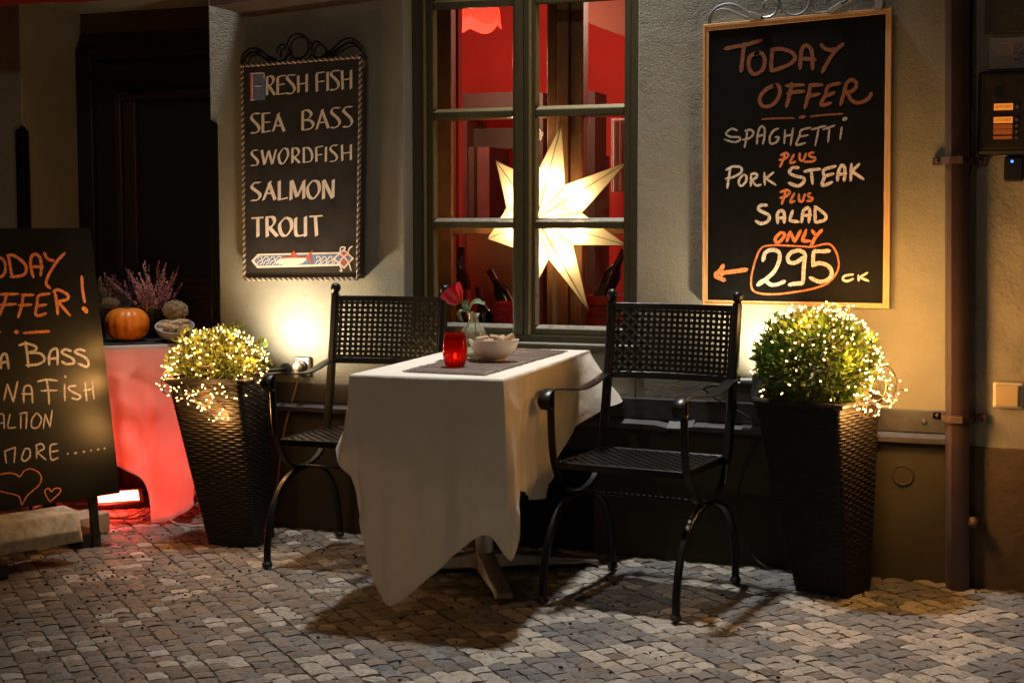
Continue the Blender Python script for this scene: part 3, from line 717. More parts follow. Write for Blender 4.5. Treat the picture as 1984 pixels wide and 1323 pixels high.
    mb = MB(); ink(mb, [[(1130, 960), (1230, 1060), (1270, 1170)], [(1240, 960), (1140, 1060), (1160, 1170), (1135, 1165)], [(1140, 960), (1150, 900), (1200, 900), (1180, 940)], [(1230, 960), (1250, 910), (1285, 885)]], A2, s2, 16, p0, n, .0036); mb.build('banner_ribbon', M['cream'], ban, recalc=False)
    mb = MB(); flatpoly(mb, [cp(x, q) for x, q in ((385, 1075), (430, 1030), (520, 1005), (640, 1005), (745, 1020), (745, 1045), (690, 1085), (600, 1110), (480, 1105))], p0, n, .0023); mb.build('painted_fish', M['cream'], ban)
    mb = MB(); flatpoly(mb, [cp(x, q) for x, q in ((745, 1040), (750, 1000), (825, 925), (800, 1010), (822, 1098), (770, 1060))], p0, n, .0028)
    flatpoly(mb, [cp(x, q) for x, q in ((548, 1003), (600, 933), (640, 1000))], p0, n, .0028); flatpoly(mb, [cp(x, q) for x, q in ((410, 1040), (520, 1004), (740, 1010), (740, 1022), (520, 1022))], p0, n, .0028); mb.build('fish_fin', M['sign_red'], ban)
    mb = MB(); sc_ = [cp(45, 1268)]+[cp(45+x*1270/44, 1190+(14 if x % 2 else 0)) for x in range(45)]+[cp(1315, 1262)]
    flatpoly(mb, sc_, p0, n, .0014); mb.build('scalloped_trim', M['black'], T)
    ring = [(577+21*math.cos(a*.314), 90+24*math.sin(a*.314)) for a in range(21)]
    bracket_scrolls(T, [ring, [(537, 104), (539, 92), (548, 86), (557, 92), (558, 105), (551, 116), (540, 119), (528, 117)], [(626, 92), (621, 84), (611, 81), (604, 90), (603, 102), (609, 110), (620, 112), (636, 104)],
                        [(467, 124), (470, 108), (482, 96), (497, 94), (512, 103), (524, 114)], [(469, 124), (479, 105), (494, 101), (508, 109), (520, 117)],
                        [(637, 103), (655, 85), (668, 76), (682, 75), (696, 84), (703, 100), (704, 118)], [(640, 105), (660, 91), (678, 83), (693, 90), (702, 108)]], .0042, -.03, M['wroughtiron'])
    collars(T, [(526, 114, 25, .035, .016), (634, 105, -38, .035, .016)], -.03, M['wroughtiron'])
    collars(T, [(693, 106, 20, .028, .03), (701, 125, 80, .03, .026)], -.035, M['zinc'])
fish_sign()

def today_sign():
    T = thing('chalkboard_sign', 'wall chalkboard in a pine frame offering spaghetti, pork steak and salad', 'chalkboard', PY(1540, 310, -.03))
    y = -.034; p0 = V((0, y, 0)); n = YN
    O = [(1362, 48), (1728, 15), (1723, 598), (1360, 590)]; I = [(1373, 60), (1716, 27), (1710, 588), (1370, 581)]
    Po = [PY(a, b, y) for a, b in O]; Pi = [PY(a, b, y) for a, b in I]
    m = MB(); m.prism([q+V((0, .006, 0)) for q in Pi], (0, .018, 0)); m.build('board_panel', M['board'], T)
    m = MB()
    for i in range(4):
        j = (i+1) % 4; mid = lambda a, b: a.lerp(b, .42)
        m.prism([Po[i], Po[j], mid(Po[j], Pi[j]), mid(Po[i], Pi[i])], (0, .032, 0))
        f = V((0, .0025, 0)); m.prism([mid(Po[i], Pi[i])+f, mid(Po[j], Pi[j])+f, Pi[j]+f, Pi[i]+f], (0, .029, 0))
    m.build('frame', M['pine'], T, bevel=.0015)
    p1 = V((0, y+.006, 0))
    A = (1380, 60); Bb = (1380, 220); Cc = (1370, 380); s = 5.835
    def wr(name, groups, matl, **k):
        for sts, o, wd in groups:
            mb = MB()
            for q, st in enumerate(sts): ink(mb, [st], o, s, wd, p1, n, .0006+.00005*q)
            mb.build(name, matl, T, recalc=False)
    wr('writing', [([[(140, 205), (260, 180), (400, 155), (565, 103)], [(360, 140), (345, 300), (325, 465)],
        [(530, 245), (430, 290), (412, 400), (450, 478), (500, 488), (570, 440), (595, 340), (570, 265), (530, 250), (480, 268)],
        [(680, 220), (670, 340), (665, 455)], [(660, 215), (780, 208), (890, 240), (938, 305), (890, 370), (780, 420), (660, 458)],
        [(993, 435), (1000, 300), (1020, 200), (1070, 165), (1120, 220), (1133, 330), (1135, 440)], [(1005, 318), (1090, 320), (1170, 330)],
        [(1228, 150), (1270, 200), (1340, 220), (1390, 200)], [(1485, 145), (1400, 220), (1320, 330), (1240, 475)]], A, 44)], M['chalk_shaded'])
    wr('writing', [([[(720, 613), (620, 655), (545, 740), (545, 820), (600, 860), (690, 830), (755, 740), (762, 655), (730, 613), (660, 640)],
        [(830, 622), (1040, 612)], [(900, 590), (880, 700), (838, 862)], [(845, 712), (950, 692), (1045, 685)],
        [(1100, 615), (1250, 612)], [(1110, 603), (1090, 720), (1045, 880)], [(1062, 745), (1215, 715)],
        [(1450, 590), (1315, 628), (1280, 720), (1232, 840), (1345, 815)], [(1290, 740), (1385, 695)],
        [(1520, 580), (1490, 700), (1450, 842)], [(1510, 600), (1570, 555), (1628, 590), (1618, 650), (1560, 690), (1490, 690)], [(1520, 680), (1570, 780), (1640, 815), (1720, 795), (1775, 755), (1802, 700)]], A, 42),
        ([[(560, 1000), (700, 992), (925, 988)]], A, 22), ([[(1110, 970), (1300, 950), (1475, 940)]], A, 22), ([[(985, 982), (1050, 968)]], A, 36)], M['chalk_shaded'])
    wr('writing', [([[(285, 195), (220, 175), (155, 230), (210, 265), (300, 270), (312, 300), (250, 325), (135, 295)], [(395, 210), (385, 290), (365, 385)], [(368, 200), (430, 185), (468, 220), (430, 275), (342, 300)],
        [(505, 350), (515, 230), (550, 150), (590, 170), (590, 260), (572, 350)], [(505, 260), (595, 240)], [(750, 170), (690, 200), (650, 270), (660, 340), (720, 330), (752, 275), (712, 268)],
        [(825, 185), (815, 345)], [(915, 165), (885, 365)], [(815, 258), (912, 240)], [(1120, 160), (1010, 190), (985, 260), (952, 358), (1055, 332)], [(985, 265), (1085, 245)],
        [(1120, 185), (1285, 140)], [(1205, 170), (1165, 365)], [(1250, 185), (1388, 135)], [(1325, 165), (1310, 330)], [(1465, 155), (1445, 300)]], Bb, 24), ([[(1478, 72), (1518, 55)]], Bb, 44)], M['chalk_grey'])
    wr('writing', [([[(820, 460), (800, 530), (765, 608)], [(770, 475), (830, 445), (862, 475), (810, 520), (755, 525)], [(925, 460), (882, 560), (945, 545)], [(990, 448), (990, 520), (1030, 530), (1062, 450)], [(1150, 440), (1100, 455), (1110, 490), (1165, 502), (1140, 540), (1042, 550)]], Bb, 26)], M['chalk_orange'])
    wr('writing', [([[(205, 625), (185, 740), (170, 845)], [(155, 640), (240, 600), (320, 610), (330, 660), (250, 715), (148, 740)], [(355, 690), (310, 740), (300, 790), (330, 820), (380, 770), (385, 710), (350, 690)],
        [(440, 690), (435, 825)], [(435, 690), (490, 680), (505, 715), (440, 765)], [(450, 760), (500, 815), (552, 805)], [(590, 670), (595, 810)], [(695, 665), (600, 740)], [(605, 735), (720, 810)]], Bb, 27),
        ([[(982, 615), (910, 615), (870, 665), (930, 705), (1030, 730), (1032, 780), (965, 820), (862, 785)], [(1038, 660), (1120, 640), (1222, 630)], [(1120, 650), (1135, 800)], [(1400, 595), (1262, 640), (1265, 720), (1245, 815), (1360, 775)], [(1270, 710), (1375, 680)],
        [(1415, 765), (1425, 670), (1460, 590), (1495, 610), (1500, 690), (1490, 765)], [(1420, 690), (1520, 680)], [(1575, 570), (1565, 765)], [(1665, 570), (1570, 665)], [(1572, 650), (1712, 745)]], Bb, 36)], M['chalk_white'])
    wr('writing', [([[(830, 880), (810, 950), (785, 1025)], [(770, 890), (840, 865), (877, 890), (840, 935), (765, 955)], [(930, 900), (882, 1000), (935, 990)], [(980, 910), (985, 985), (1020, 990), (1050, 910)], [(1115, 900), (1085, 915), (1095, 945), (1132, 957), (1120, 985), (1070, 990)]], Bb, 28)], M['chalk_orange'])
    wr('writing', [([[(682, 105), (610, 105), (580, 150), (650, 190), (702, 222), (690, 280), (615, 312), (548, 280)], [(800, 310), (795, 210), (830, 165), (870, 190), (872, 305)], [(800, 250), (890, 245)], [(970, 160), (930, 280)], [(930, 280), (1042, 292)],
        [(1070, 300), (1085, 180), (1130, 135), (1160, 170), (1150, 300)], [(1070, 222), (1180, 215)], [(1222, 120), (1222, 300)], [(1215, 115), (1290, 170), (1340, 215), (1330, 270), (1225, 300)]], Cc, 36)], M['chalk_white'])
    wr('writing', [([[(840, 405), (778, 470), (775, 515), (820, 518), (878, 440), (850, 408)], [(900, 515), (940, 400)], [(940, 400), (990, 520)], [(990, 520), (1060, 385)], [(1122, 380), (1072, 510)], [(1070, 508), (1168, 508)], [(1185, 385), (1225, 440)], [(1302, 380), (1230, 460), (1172, 570)]], Cc, 38),
        ([[(620, 580), (580, 640), (530, 780), (500, 930), (505, 1040), (560, 1090), (720, 1110), (950, 1090), (1200, 1045), (1360, 985), (1450, 890), (1490, 780), (1470, 660), (1420, 570), (1360, 540), (1250, 560), (1180, 575), (1000, 565), (780, 555), (660, 565), (620, 580)]], Cc, 21),
        ([[(455, 828), (330, 848), (150, 870)], [(185, 775), (150, 840), (85, 890)], [(85, 900), (150, 930), (205, 952)], [(160, 860), (170, 900)]], Cc, 50)], M['chalk_orange'])
    wr('writing', [([[(630, 735), (660, 640), (740, 608), (810, 635), (818, 720), (760, 850), (640, 960), (565, 1008)], [(580, 985), (650, 955), (720, 1000), (790, 1000), (882, 960)],
        [(1110, 650), (1040, 615), (950, 640), (910, 700), (940, 752), (1010, 748), (1090, 690)], [(1112, 650), (1095, 800), (1085, 985)], [(1088, 985), (1000, 990), (922, 1005)],
        [(1390, 618), (1300, 625), (1200, 622)], [(1203, 620), (1195, 795)], [(1195, 782), (1270, 758), (1370, 790), (1410, 870), (1370, 940), (1270, 968), (1160, 920)]], Cc, 44),
        ([[(1655, 885), (1560, 900), (1535, 940), (1580, 962), (1655, 935)], [(1710, 890), (1715, 960)], [(1815, 865), (1722, 920)], [(1722, 918), (1830, 962)]], Cc, 26)], M['chalk_white'])
    Z = (1360, 0); k = 5.22
    cv = lambda L: [(Z[0]+a/k, Z[1]+b/k) for a, b in L]
    ring = [(Z[0]+935/k+31*math.cos(a*.314), -3+33*math.sin(a*.314)) for a in range(21)]
    bracket_scrolls(T, [cv([(60, 240), (80, 160), (150, 80), (250, 45), (350, 60), (480, 140), (540, 168)]), cv([(75, 240), (100, 160), (140, 115), (210, 95), (290, 110), (400, 160), (480, 188)]),
                        cv([(625, 95), (622, 50), (660, 10), (705, 2), (745, 30), (768, 80), (740, 140), (680, 175), (600, 182)]), ring,
                        cv([(1250, 40), (1262, -20), (1200, -60), (1120, -20), (1095, 50), (1130, 115), (1190, 135), (1265, 125)]),
                        cv([(1270, 128), (1400, 50), (1500, -30), (1620, -80), (1750, -70), (1830, 30), (1840, 85)]), cv([(1300, 125), (1430, 60), (1540, -10), (1640, -40), (1740, -10), (1800, 60)])], .0052, -.028, M['zinc'])
    collars(T, [(1464, 32, 20, .05, .02), (1620, 17, -32, .055, .022), (1703, 11, 10, .03, .035)], -.03, M['zinc'])
today_sign()

# sandwich board
def a_board():
    n = V((.928, -.374, 0)).normalized(); along = V((.374, .928, 0)).normalized()
    BR = V((-1.453, -.522, .2)); TR = V((-1.453, -.522, 1.24))-n*.175
    upv = (TR-BR).normalized(); W = .74
    nn = along.cross(upv).normalized()
    if nn.dot(CAM-BR) < 0: nn = -nn
    T = thing('sandwich_board', 'leaning black sandwich board with orange and white chalk menu and hearts', 'sandwich board', (BR.x-.2, BR.y-.35, 0))
    H = (TR-BR).length; BL = BR-along*W; TL = TR-along*W
    m = MB(); m.prism([BL, BR, TR, TL], -nn*.012); m.build('board_panel', M['board_green'], T, bevel=.001)
    for q in (.10, W-.10):
        m = MB(); a = BR-along*q-nn*.014+upv*.3; b = V((a.x, a.y, 0))-n*(-.02); b.z = 0.0
        c = BR-along*q-nn*.026+upv*.9; d = c-n*.35; d.z = 0.0
        m.bar([a, V((BR.x, BR.y, 0))-along*q-nn*.02+V((0, 0, .0))], .035, .02, along); m.bar([c, d], .035, .02, along)
        m.build('leg', M['plastic_black'], T)
    for q in (.12, W-.1):
        m = MB(); c = V((BR.x, BR.y, .03))-along*q+n*(.02 if q > .3 else -.13); m.box(c, (.42 if q > .3 else .22, .09, .06), mtx=Matrix(((n.x, along.x, 0), (n.y, along.y, 0), (0, 0, 1))))
        m.build('foot', M['plastic_black'], T, bevel=.006)
    p0 = BR; lf = .0008
    def wr(groups, matl):
        for sts, o, sc, wd in groups:
            mb = MB()
            for q, st in enumerate(sts): ink(mb, [st], o, sc, wd, p0, nn, lf+.00005*q)
            mb.build('writing', matl, T, recalc=False)
    A = (0, 460); a = 5.75; Q = (0, 650); b = 3.89
    ell = lambda cx, cy, rx, ry: [(cx+rx*math.cos(t*.52), cy+ry*math.sin(t*.52)) for t in range(13)]
    wr([([ell(-10, 335, 72, 108), [(-330, 235), (-130, 215)], [(-230, 225), (-205, 450)], [(92, 210), (112, 320), (132, 440)], [(75, 205), (150, 202), (255, 275), (293, 350), (255, 420), (112, 442)],
         [(372, 448), (342, 330), (345, 225), (390, 187), (440, 222), (460, 320), (450, 428)], [(345, 325), (480, 330)], [(490, 170), (530, 240), (605, 265)], [(722, 172), (640, 260), (550, 400), (512, 510), (558, 570)]], A, a, 33)], M['chalk_orange'])
    wr([([ell(-130, 760, 70, 105), [(-10, 636), (205, 628)], [(75, 618), (40, 750), (-20, 890)], [(-15, 752), (180, 742)], [(238, 640), (375, 642)], [(260, 640), (240, 760), (200, 892)], [(208, 757), (352, 748)],
         [(555, 625), (430, 650), (410, 740), (395, 850), (430, 872), (515, 845)], [(405, 766), (517, 748)], [(612, 620), (630, 730), (642, 858)], [(590, 612), (640, 582), (740, 630), (760, 672), (720, 700), (640, 712)], [(640, 712), (780, 872)],
         [(908, 430), (920, 600), (945, 725)]], A, a, 33), ([[(918, 785), (945, 800), (968, 838)], [(162, 1055), (200, 1050)]], A, a, 46), ([[(-25, 1050), (8, 1050)], [(258, 1066), (400, 1055), (550, 1045)]], A, a, 30)], M['chalk_orange'])
    wr([([[(8, 250), (5, 180), (25, 140), (50, 150), (64, 252)], [(-5, 208), (66, 195)], [(-90, 150), (-85, 260), (-30, 255)], [(-90, 150), (-35, 140)], [(-88, 205), (-40, 200)],
         [(190, 45), (205, 150), (215, 240)], [(140, 75), (200, 60), (270, 85), (260, 115), (195, 130)], [(195, 130), (300, 135), (335, 180), (290, 215), (195, 225)],
         [(370, 222), (370, 150), (395, 105), (430, 110), (433, 222)], [(358, 176), (440, 170)], [(538, 117), (490, 105), (465, 130), (540, 170), (557, 205), (500, 215), (463, 193)], [(640, 117), (600, 105), (563, 125), (640, 165), (667, 205), (650, 235), (588, 210)]], Q, b, 19)], M['chalk_white'])
    wr([([[(28, 490), (55, 365)], [(55, 365), (100, 500)], [(100, 500), (132, 345)], [(178, 505), (180, 400), (210, 375), (237, 400), (245, 507)], [(163, 440), (240, 440)], [(350, 328), (365, 430), (370, 517)], [(280, 347), (350, 332), (432, 340)], [(308, 416), (432, 412)],
         [(485, 365), (488, 492)], [(572, 378), (520, 385), (530, 415), (605, 455), (580, 480), (538, 470)], [(640, 350), (652, 492)], [(692, 340), (707, 477)], [(632, 415), (697, 400)], [(-70, 380), (-60, 480), (-20, 490), (-10, 375)]], Q, b, 15), ([[(488, 304), (494, 316)]], Q, b, 22)], M['chalk_white'])
    wr([([[(0, 590), (25, 600), (32, 700)], [(0, 660), (30, 655)], [(75, 590), (60, 690), (120, 690)], [(155, 702), (157, 590)], [(145, 588), (202, 578)], [(202, 578), (195, 702)], [(275, 582), (240, 630), (240, 690), (285, 690), (312, 630), (280, 582)], [(325, 702), (340, 590)], [(340, 590), (375, 690)], [(375, 690), (392, 563)]], Q, b, 12)], M['chalk_white'])
    wr([([[(47, 960), (35, 868)], [(30, 872), (115, 840)], [(115, 840), (105, 957)], [(185, 855), (163, 920), (185, 945), (225, 910), (220, 855), (185, 852)], [(275, 830), (275, 925)], [(265, 830), (310, 815), (330, 850), (275, 880)], [(280, 880), (347, 937)], [(430, 815), (380, 830), (385, 932), (438, 920)], [(385, 876), (437, 865)]], Q, b, 13),
        *[([[p_, q_]], Q, b, 15) for p_, q_ in (((508, 894), (512, 886)), ((560, 888), (580, 880)), ((626, 877), (638, 873)), ((680, 867), (690, 863)), ((735, 859), (745, 855)), ((783, 852), (791, 848)))]], M['chalk_white'])
    wr([([[(160, 1275), (150, 1225), (120, 1200), (0, 1170), (-60, 1120), (-30, 1060), (60, 1035), (120, 1045), (150, 1062), (180, 1020), (230, 1003), (290, 1030), (311, 1075), (290, 1130), (210, 1200), (163, 1277)]], Q, b, 9), ([[(374, 1252), (345, 1200), (338, 1168), (365, 1150), (387, 1175), (410, 1152), (450, 1150), (453, 1178), (400, 1230), (374, 1252)]], Q, b, 9)], M['chalk_orange'])
    # weights
    m = MB(); c = V((-1.585, -.93, .0)); ax = along; 
    prof = [(0, .10), (.15, .075), (.165, .125), (.135, .19), (.06, .205), (0, .175)]
    ends = (-.36, .16)
    pl = []
    for e, jit in ((ends[0], 0), (ends[1], 1)):
        for i, (a_, z_) in enumerate(prof): pl.append(c+ax*(e+(random.uniform(-.03, .03)))+n*a_+V((0, 0, z_)))
    k = len(prof); m.add(pl, [tuple(range(k-1, -1, -1)), tuple(range(k, 2*k))]+[(i, (i+1) % k, k+(i+1) % k, k+i) for i in range(k)])
    tag(m.build('weight_block', M['foam'], bevel=.006), 'chipped pale block with a broken corner lying on the sandwich board foot', 'block')
    m = MB(); q = [PG(214, 1030), PG(118, 1057)]; d = (q[0]-q[1]).normalized(); per = V((-d.y, d.x, 0))
    m.prism([q[0], q[0]-d*.42, q[0]-d*.42+per*.13, q[0]+per*.13], (0, 0, .085)); tag(m.build('weight_slab', M['slab'], bevel=.006), 'flat pale slab on the cobbles behind the broken block, lit red on top', 'slab')
a_board()

# ================================================================== lights on the pots
def wicker_pot(name, label, base, rz, lean, hgt, sb, stp):
    T = thing(name, label, 'planter', (base[0], base[1], 0), 0, 'wicker planters with string lights')
    m = MB(); rows = 62; NU, NV = 44, rows*4
    ca, sa = math.cos(rz), math.sin(rz)
    def tr(x, y, z):
        k = z/hgt; return V((base[0]+lean[0]*k+x*ca-y*sa, base[1]+lean[1]*k+x*sa+y*ca, z))
    for f in range(4):
        fa = f*math.pi/2
        def fn(u, v):
            z = v*hgt; h = (sb+(stp-sb)*v)/2
            row = v*rows; ri = math.floor(row); fr = row-ri
            e = abs(math.sin(math.pi*fr))**.6
            nst = 9; ph = math.cos(u*nst*math.pi*2/2+math.pi*(ri % 2))
            d = .0042*e*(.55+.55*ph)+.0012*e
            s = u*2-1
            cr = .14; lim = 1-cr*.5
            x = s*h; y = -h-d
            ed = max(0, abs(s)-.90)/.10; y += ed*ed*h*.07
            return tr(x*math.cos(fa)-y*math.sin(fa), x*math.sin(fa)+y*math.cos(fa), z)
        m.grid(fn, NU, NV)
    m.build('pot_wall', M['wicker'], T, smooth=True, angle=180, recalc=False)
    m = MB(); h = stp/2+.004
    ring = []
    for f in range(4):
        for q in (-.92, -.5, 0, .5, .92):
            x, y = q*h, -h; a = f*math.pi/2; ring.append(tr(x*math.cos(a)-y*math.sin(a), x*math.sin(a)+y*math.cos(a), hgt))
    m.tube(ring, .012, 8, closed=True); m.build('pot_rim', M['wicker'], T, smooth=True)
    m = MB(); h = stp/2-.012; m.add([tr(a*h, b*h, hgt-.03) for a, b in ((-1, -1), (1, -1), (1, 1), (-1, 1))], [(0, 1, 2, 3)]); m.build('soil', M['litter'], T)
    return T
RP = (1.284, -.236); LP = (-1.035, -.305)
wicker_pot('wicker_planter', 'tapered dark wicker planter on the right holding the round box bush', RP, R(-18), (-.065, -.01), .655, .19, .315)
wicker_pot('wicker_planter', 'tapered dark wicker planter on the left between the red table and chair', LP, R(10), (-.085, -.02), .650, .20, .300)
def leaf_ball(mb, c, rad, count, ls, rnd, squash=.9, zmin=-.6, lump=.12, shell=.55):
    for _ in range(count):
        while True:
            d = V((rnd.gauss(0, 1), rnd.gauss(0, 1), rnd.gauss(0, 1))).normalized()
            if d.z > zmin: break
        rr = rad*(shell+(1-shell)*rnd.random()**.5)*(1+lump*noise.noise(d*2.3+V((3, 1, 7))))
        p = V(c)+V((d.x*rr, d.y*rr, d.z*rr*squash))
        t = (d+V((rnd.uniform(-.9, .9), rnd.uniform(-.9, .9), rnd.uniform(-.3, .9)))).normalized()
        s = t.cross(V((rnd.uniform(-1, 1), rnd.uniform(-1, 1), rnd.uniform(-1, 1)))).normalized()
        L = ls*rnd.uniform(.7, 1.25); w_ = L*.30; nn = t.cross(s)*L*.12
        mb.add([p, p+t*L*.45+s*w_+nn, p+t*L, p+t*L*.45-s*w_+nn], [(0, 1, 2, 3)])
rb = random.Random(3)
RC = V((1.215, -.255, .775)); LC = V((-1.120, -.325, .690))
T = thing('box_bush', 'round clipped box bush growing in the right wicker planter', 'bush', (RC.x, RC.y, .63))
m = MB(); leaf_ball(m, RC, .190, 5200, .026, rb, .92, -.75); leaf_ball(m, RC, .205, 420, .028, rb, .93, -.4, .2, .88); m.build('foliage', M['leaf'], T, recalc=False)
m = MB()
for q in range(7):
    a = q*.9; m.tube([(RC.x+.02*math.cos(a), RC.y+.02*math.sin(a), .62), RC+V((.07*math.cos(a), .07*math.sin(a), -.03)), RC+V((.13*math.cos(a), .13*math.sin(a), .06))], .004, 5)
m.build('stem', M['wire'], T)
T = thing('heather_bush', 'loose yellow green bush under dense lights in the left wicker planter', 'bush', (LC.x, LC.y, .62))
m = MB(); leaf_ball(m, LC+V((0, 0, .0)), .150, 4600, .017, rb, .78, -.5, .3, .4); leaf_ball(m, LC+V((0, 0, .01)), .185, 700, .024, rb, .80, -.2, .35, .75); m.build('foliage', M['leaf_pale'], T, recalc=False)
m = MB()
for q in range(7):
    a = q*.9; m.tube([(LC.x+.02*math.cos(a), LC.y+.02*math.sin(a), .62), LC+V((.07*math.cos(a), .07*math.sin(a), .0)), LC+V((.12*math.cos(a), .12*math.sin(a), .06))], .004, 5)
m.build('stem', M['wire'], T)
def fairy(label, c, rad, sq, nb, weight, extra, rnd, bm_='bulb'):
    T = thing('fairy_lights', label, 'string lights', c, 0, 'strings of warm lights on the planters')
    wm = MB(); bulbs = []
    pts = []; tries = 0
    while len(pts) < nb and tries < 200000:
        tries += 1
        d = V((rnd.gauss(0, 1), rnd.gauss(0, 1), rnd.gauss(0, 1))).normalized()
        if rnd.random() < weight(d): pts.append(d)
    # chains between neighbouring points
    left = pts[:]; cur = left.pop(0); chain = [cur]
    surf = lambda d, o=0: V(c)+V((d.x*(rad+o), d.y*(rad+o), d.z*(rad+o)*sq))
    base = []
    while left:
        k = min(range(len(left)), key=lambda i: (left[i]-cur).length*(1+.5*rnd.random())); nx = left.pop(k)
        if (nx-cur).length > .75 and len(chain) > 1:
            base.append(chain); chain = [nx]
        else: chain.append(nx)
        cur = nx
    base.append(chain)
    for ch in base:
        path = [surf(d, rnd.uniform(-.004, .014)) for d in ch]
        if len(path) > 2: wm.tube([a for a in path], .0019, 5)
        for p, d in zip(path, ch):
            o = (d+V((rnd.uniform(-.8, .8), rnd.uniform(-.8, .8), rnd.uniform(-.5, .9)))).normalized(); L = rnd.uniform(.010, .026)
            bulbs.append((p, o, L))
    for path in extra:
        sp = smooth_path(path, 6); wm.tube(sp, .0019, 5)
        for p in sp[1::2]:
            o = V((rnd.uniform(-1, 1), rnd.uniform(-1, .3), rnd.uniform(-.8, .8))).normalized(); bulbs.append((p, o, rnd.uniform(.012, .026)))
    for p, o, L in bulbs: wm.tube([p, p+o*L], .0021, 5)
    wm.build('wire', M['wire'], T, smooth=True)
    proto = MB(); proto.lathe((0, 0, 0), [(.0016, -.001), (.0024, .001), (.0026, .004), (.0020, .0068), (.0008, .0082)], 8)
    first = None; far = MB()
    order = sorted(bulbs, key=lambda q: (q[0]-CAM).length)
    for i, (p, o, L) in enumerate(order):
        if i < 100:
            if first is None: first = proto.build('bulb', M[bm_], T, local=True, smooth=True); ob = first
            else: ob = first.copy(); COL.objects.link(ob); ob.parent = T
            ob.location = p+o*L-V(c); ob.rotation_euler = V((0, 0, 1)).rotation_difference(o).to_euler()
        else: far.lathe(p+o*L, [(.0016, -.001), (.0024, .001), (.0026, .004), (.0020, .0068), (.0008, .0082)], 8, axis=o)
    if far.v: far.build('bulb', M[bm_], T, smooth=True, kind='stuff')
    return T
def string_glow(c, spots, e):
    for r_, u, b in spots: lamp('string_light_glow', 'POINT', off(c, r_, u, b), e, (1, .47, .125), .03)
off = lambda c, r_, u, b: V(c)+RIGHT*r_+V((0, 0, 1))*u-FW0*b
def wr_(d):
    x, y, z = d.dot(RIGHT), d.dot(FW0), d.z       # right, away, up
    if z < -.5: return 0
    k = .13+max(0, z)**1.3*.75+max(0, x)**1.5*.9
    if x < -.1: k += .10
    if x > .45 and z < .2: k += .35
    if y > .45: k *= .25
    return k
RV = RIGHT; up = V((0, 0, 1))
ex = [[off(RC, .17, .0, .10), off(RC, .21, -.05, .12), off(RC, .19, -.10, .14), off(RC, .13, -.12, .16), off(RC, .09, -.09, .17)],
      [off(RC, .12, -.06, .16), off(RC, .16, -.11, .15), off(RC, .20, -.13, .12), off(RC, .25, -.12, .08), off(RC, .27, -.07, .06)],
      [off(RC, .10, -.10, .16), off(RC, .12, -.15, .15), off(RC, .16, -.16, .14), off(RC, .18, -.13, .13)],
      [off(RC, .19, .03, .05), off(RC, .25, -.01, .03), off(RC, .27, -.06, .03), off(RC, .24, -.12, .06), off(RC, .21, -.10, .08)],
      [off(RC, .0, .185, .05), off(RC, .05, .205, .06), off(RC, .10, .195, .03), off(RC, .08, .17, .08), off(RC, .02, .18, .07), off(RC, .06, .16, .1)]]
fairy('warm string lights bunched over the top and right side of the round bush', RC, .195, .93, 250, wr_, ex, random.Random(21))
def wl_(d):
    x, y, z = d.dot(RIGHT), d.dot(FW0), d.z
    if z < -.45: return 0
    return (.55+.3*z)*(.25 if y > .5 else 1)
ex = [[off(LC, -.15, .02, .1), off(LC, -.19, -.01, .1), off(LC, -.205, -.06, .1), off(LC, -.18, -.09, .12), off(LC, -.14, -.08, .13)],
      [off(LC, -.12, -.06, .16), off(LC, -.10, -.11, .16), off(LC, -.04, -.12, .16), off(LC, .0, -.16, .15), off(LC, .02, -.19, .15), off(LC, .04, -.17, .15)],
      [off(LC, -.06, -.06, .17), off(LC, .0, -.10, .17), off(LC, .05, -.14, .16), off(LC, .07, -.16, .155)],
      [off(LC, .03, -.05, .17), off(LC, .08, -.09, .165), off(LC, .12, -.12, .15), off(LC, .15, -.10, .13)],
      [off(LC, -.16, -.05, .14), off(LC, -.12, -.09, .165), off(LC, -.07, -.08, .17), off(LC, -.02, -.07, .175), off(LC, .03, -.08, .17)],
      [off(LC, -.09, -.05, .17), off(LC, -.05, -.12, .165), off(LC, -.01, -.13, .165), off(LC, .01, -.09, .17), off(LC, .06, -.07, .165), off(LC, .10, -.06, .15)],
      [off(LC, -.14, .10, .08), off(LC, -.17, .05, .09), off(LC, -.18, .0, .1), off(LC, -.15, -.03, .12)],
      [off(LC, .10, .08, .09), off(LC, .14, .07, .08), off(LC, .17, .09, .06), off(LC, .19, .04, .05)]]
fairy('warm string lights spread thickly over the loose bush beside the red table', LC, .165, .80, 240, wl_, ex, random.Random(33))

string_glow(RC, [(.20, -.06, .13), (.13, -.13, .19), (.24, -.11, .09), (.10, .22, .06), (.0, .23, .06), (.19, .11, .11), (-.07, .17, .14), (.08, .05, .23)], 3.6)
string_glow(LC, [(-.19, .0, .11), (-.03, -.12, .19), (.04, -.17, .18), (.09, .12, .12), (-.08, .15, .10), (-.02, .04, .21), (.15, .03, .10)], 2.6)
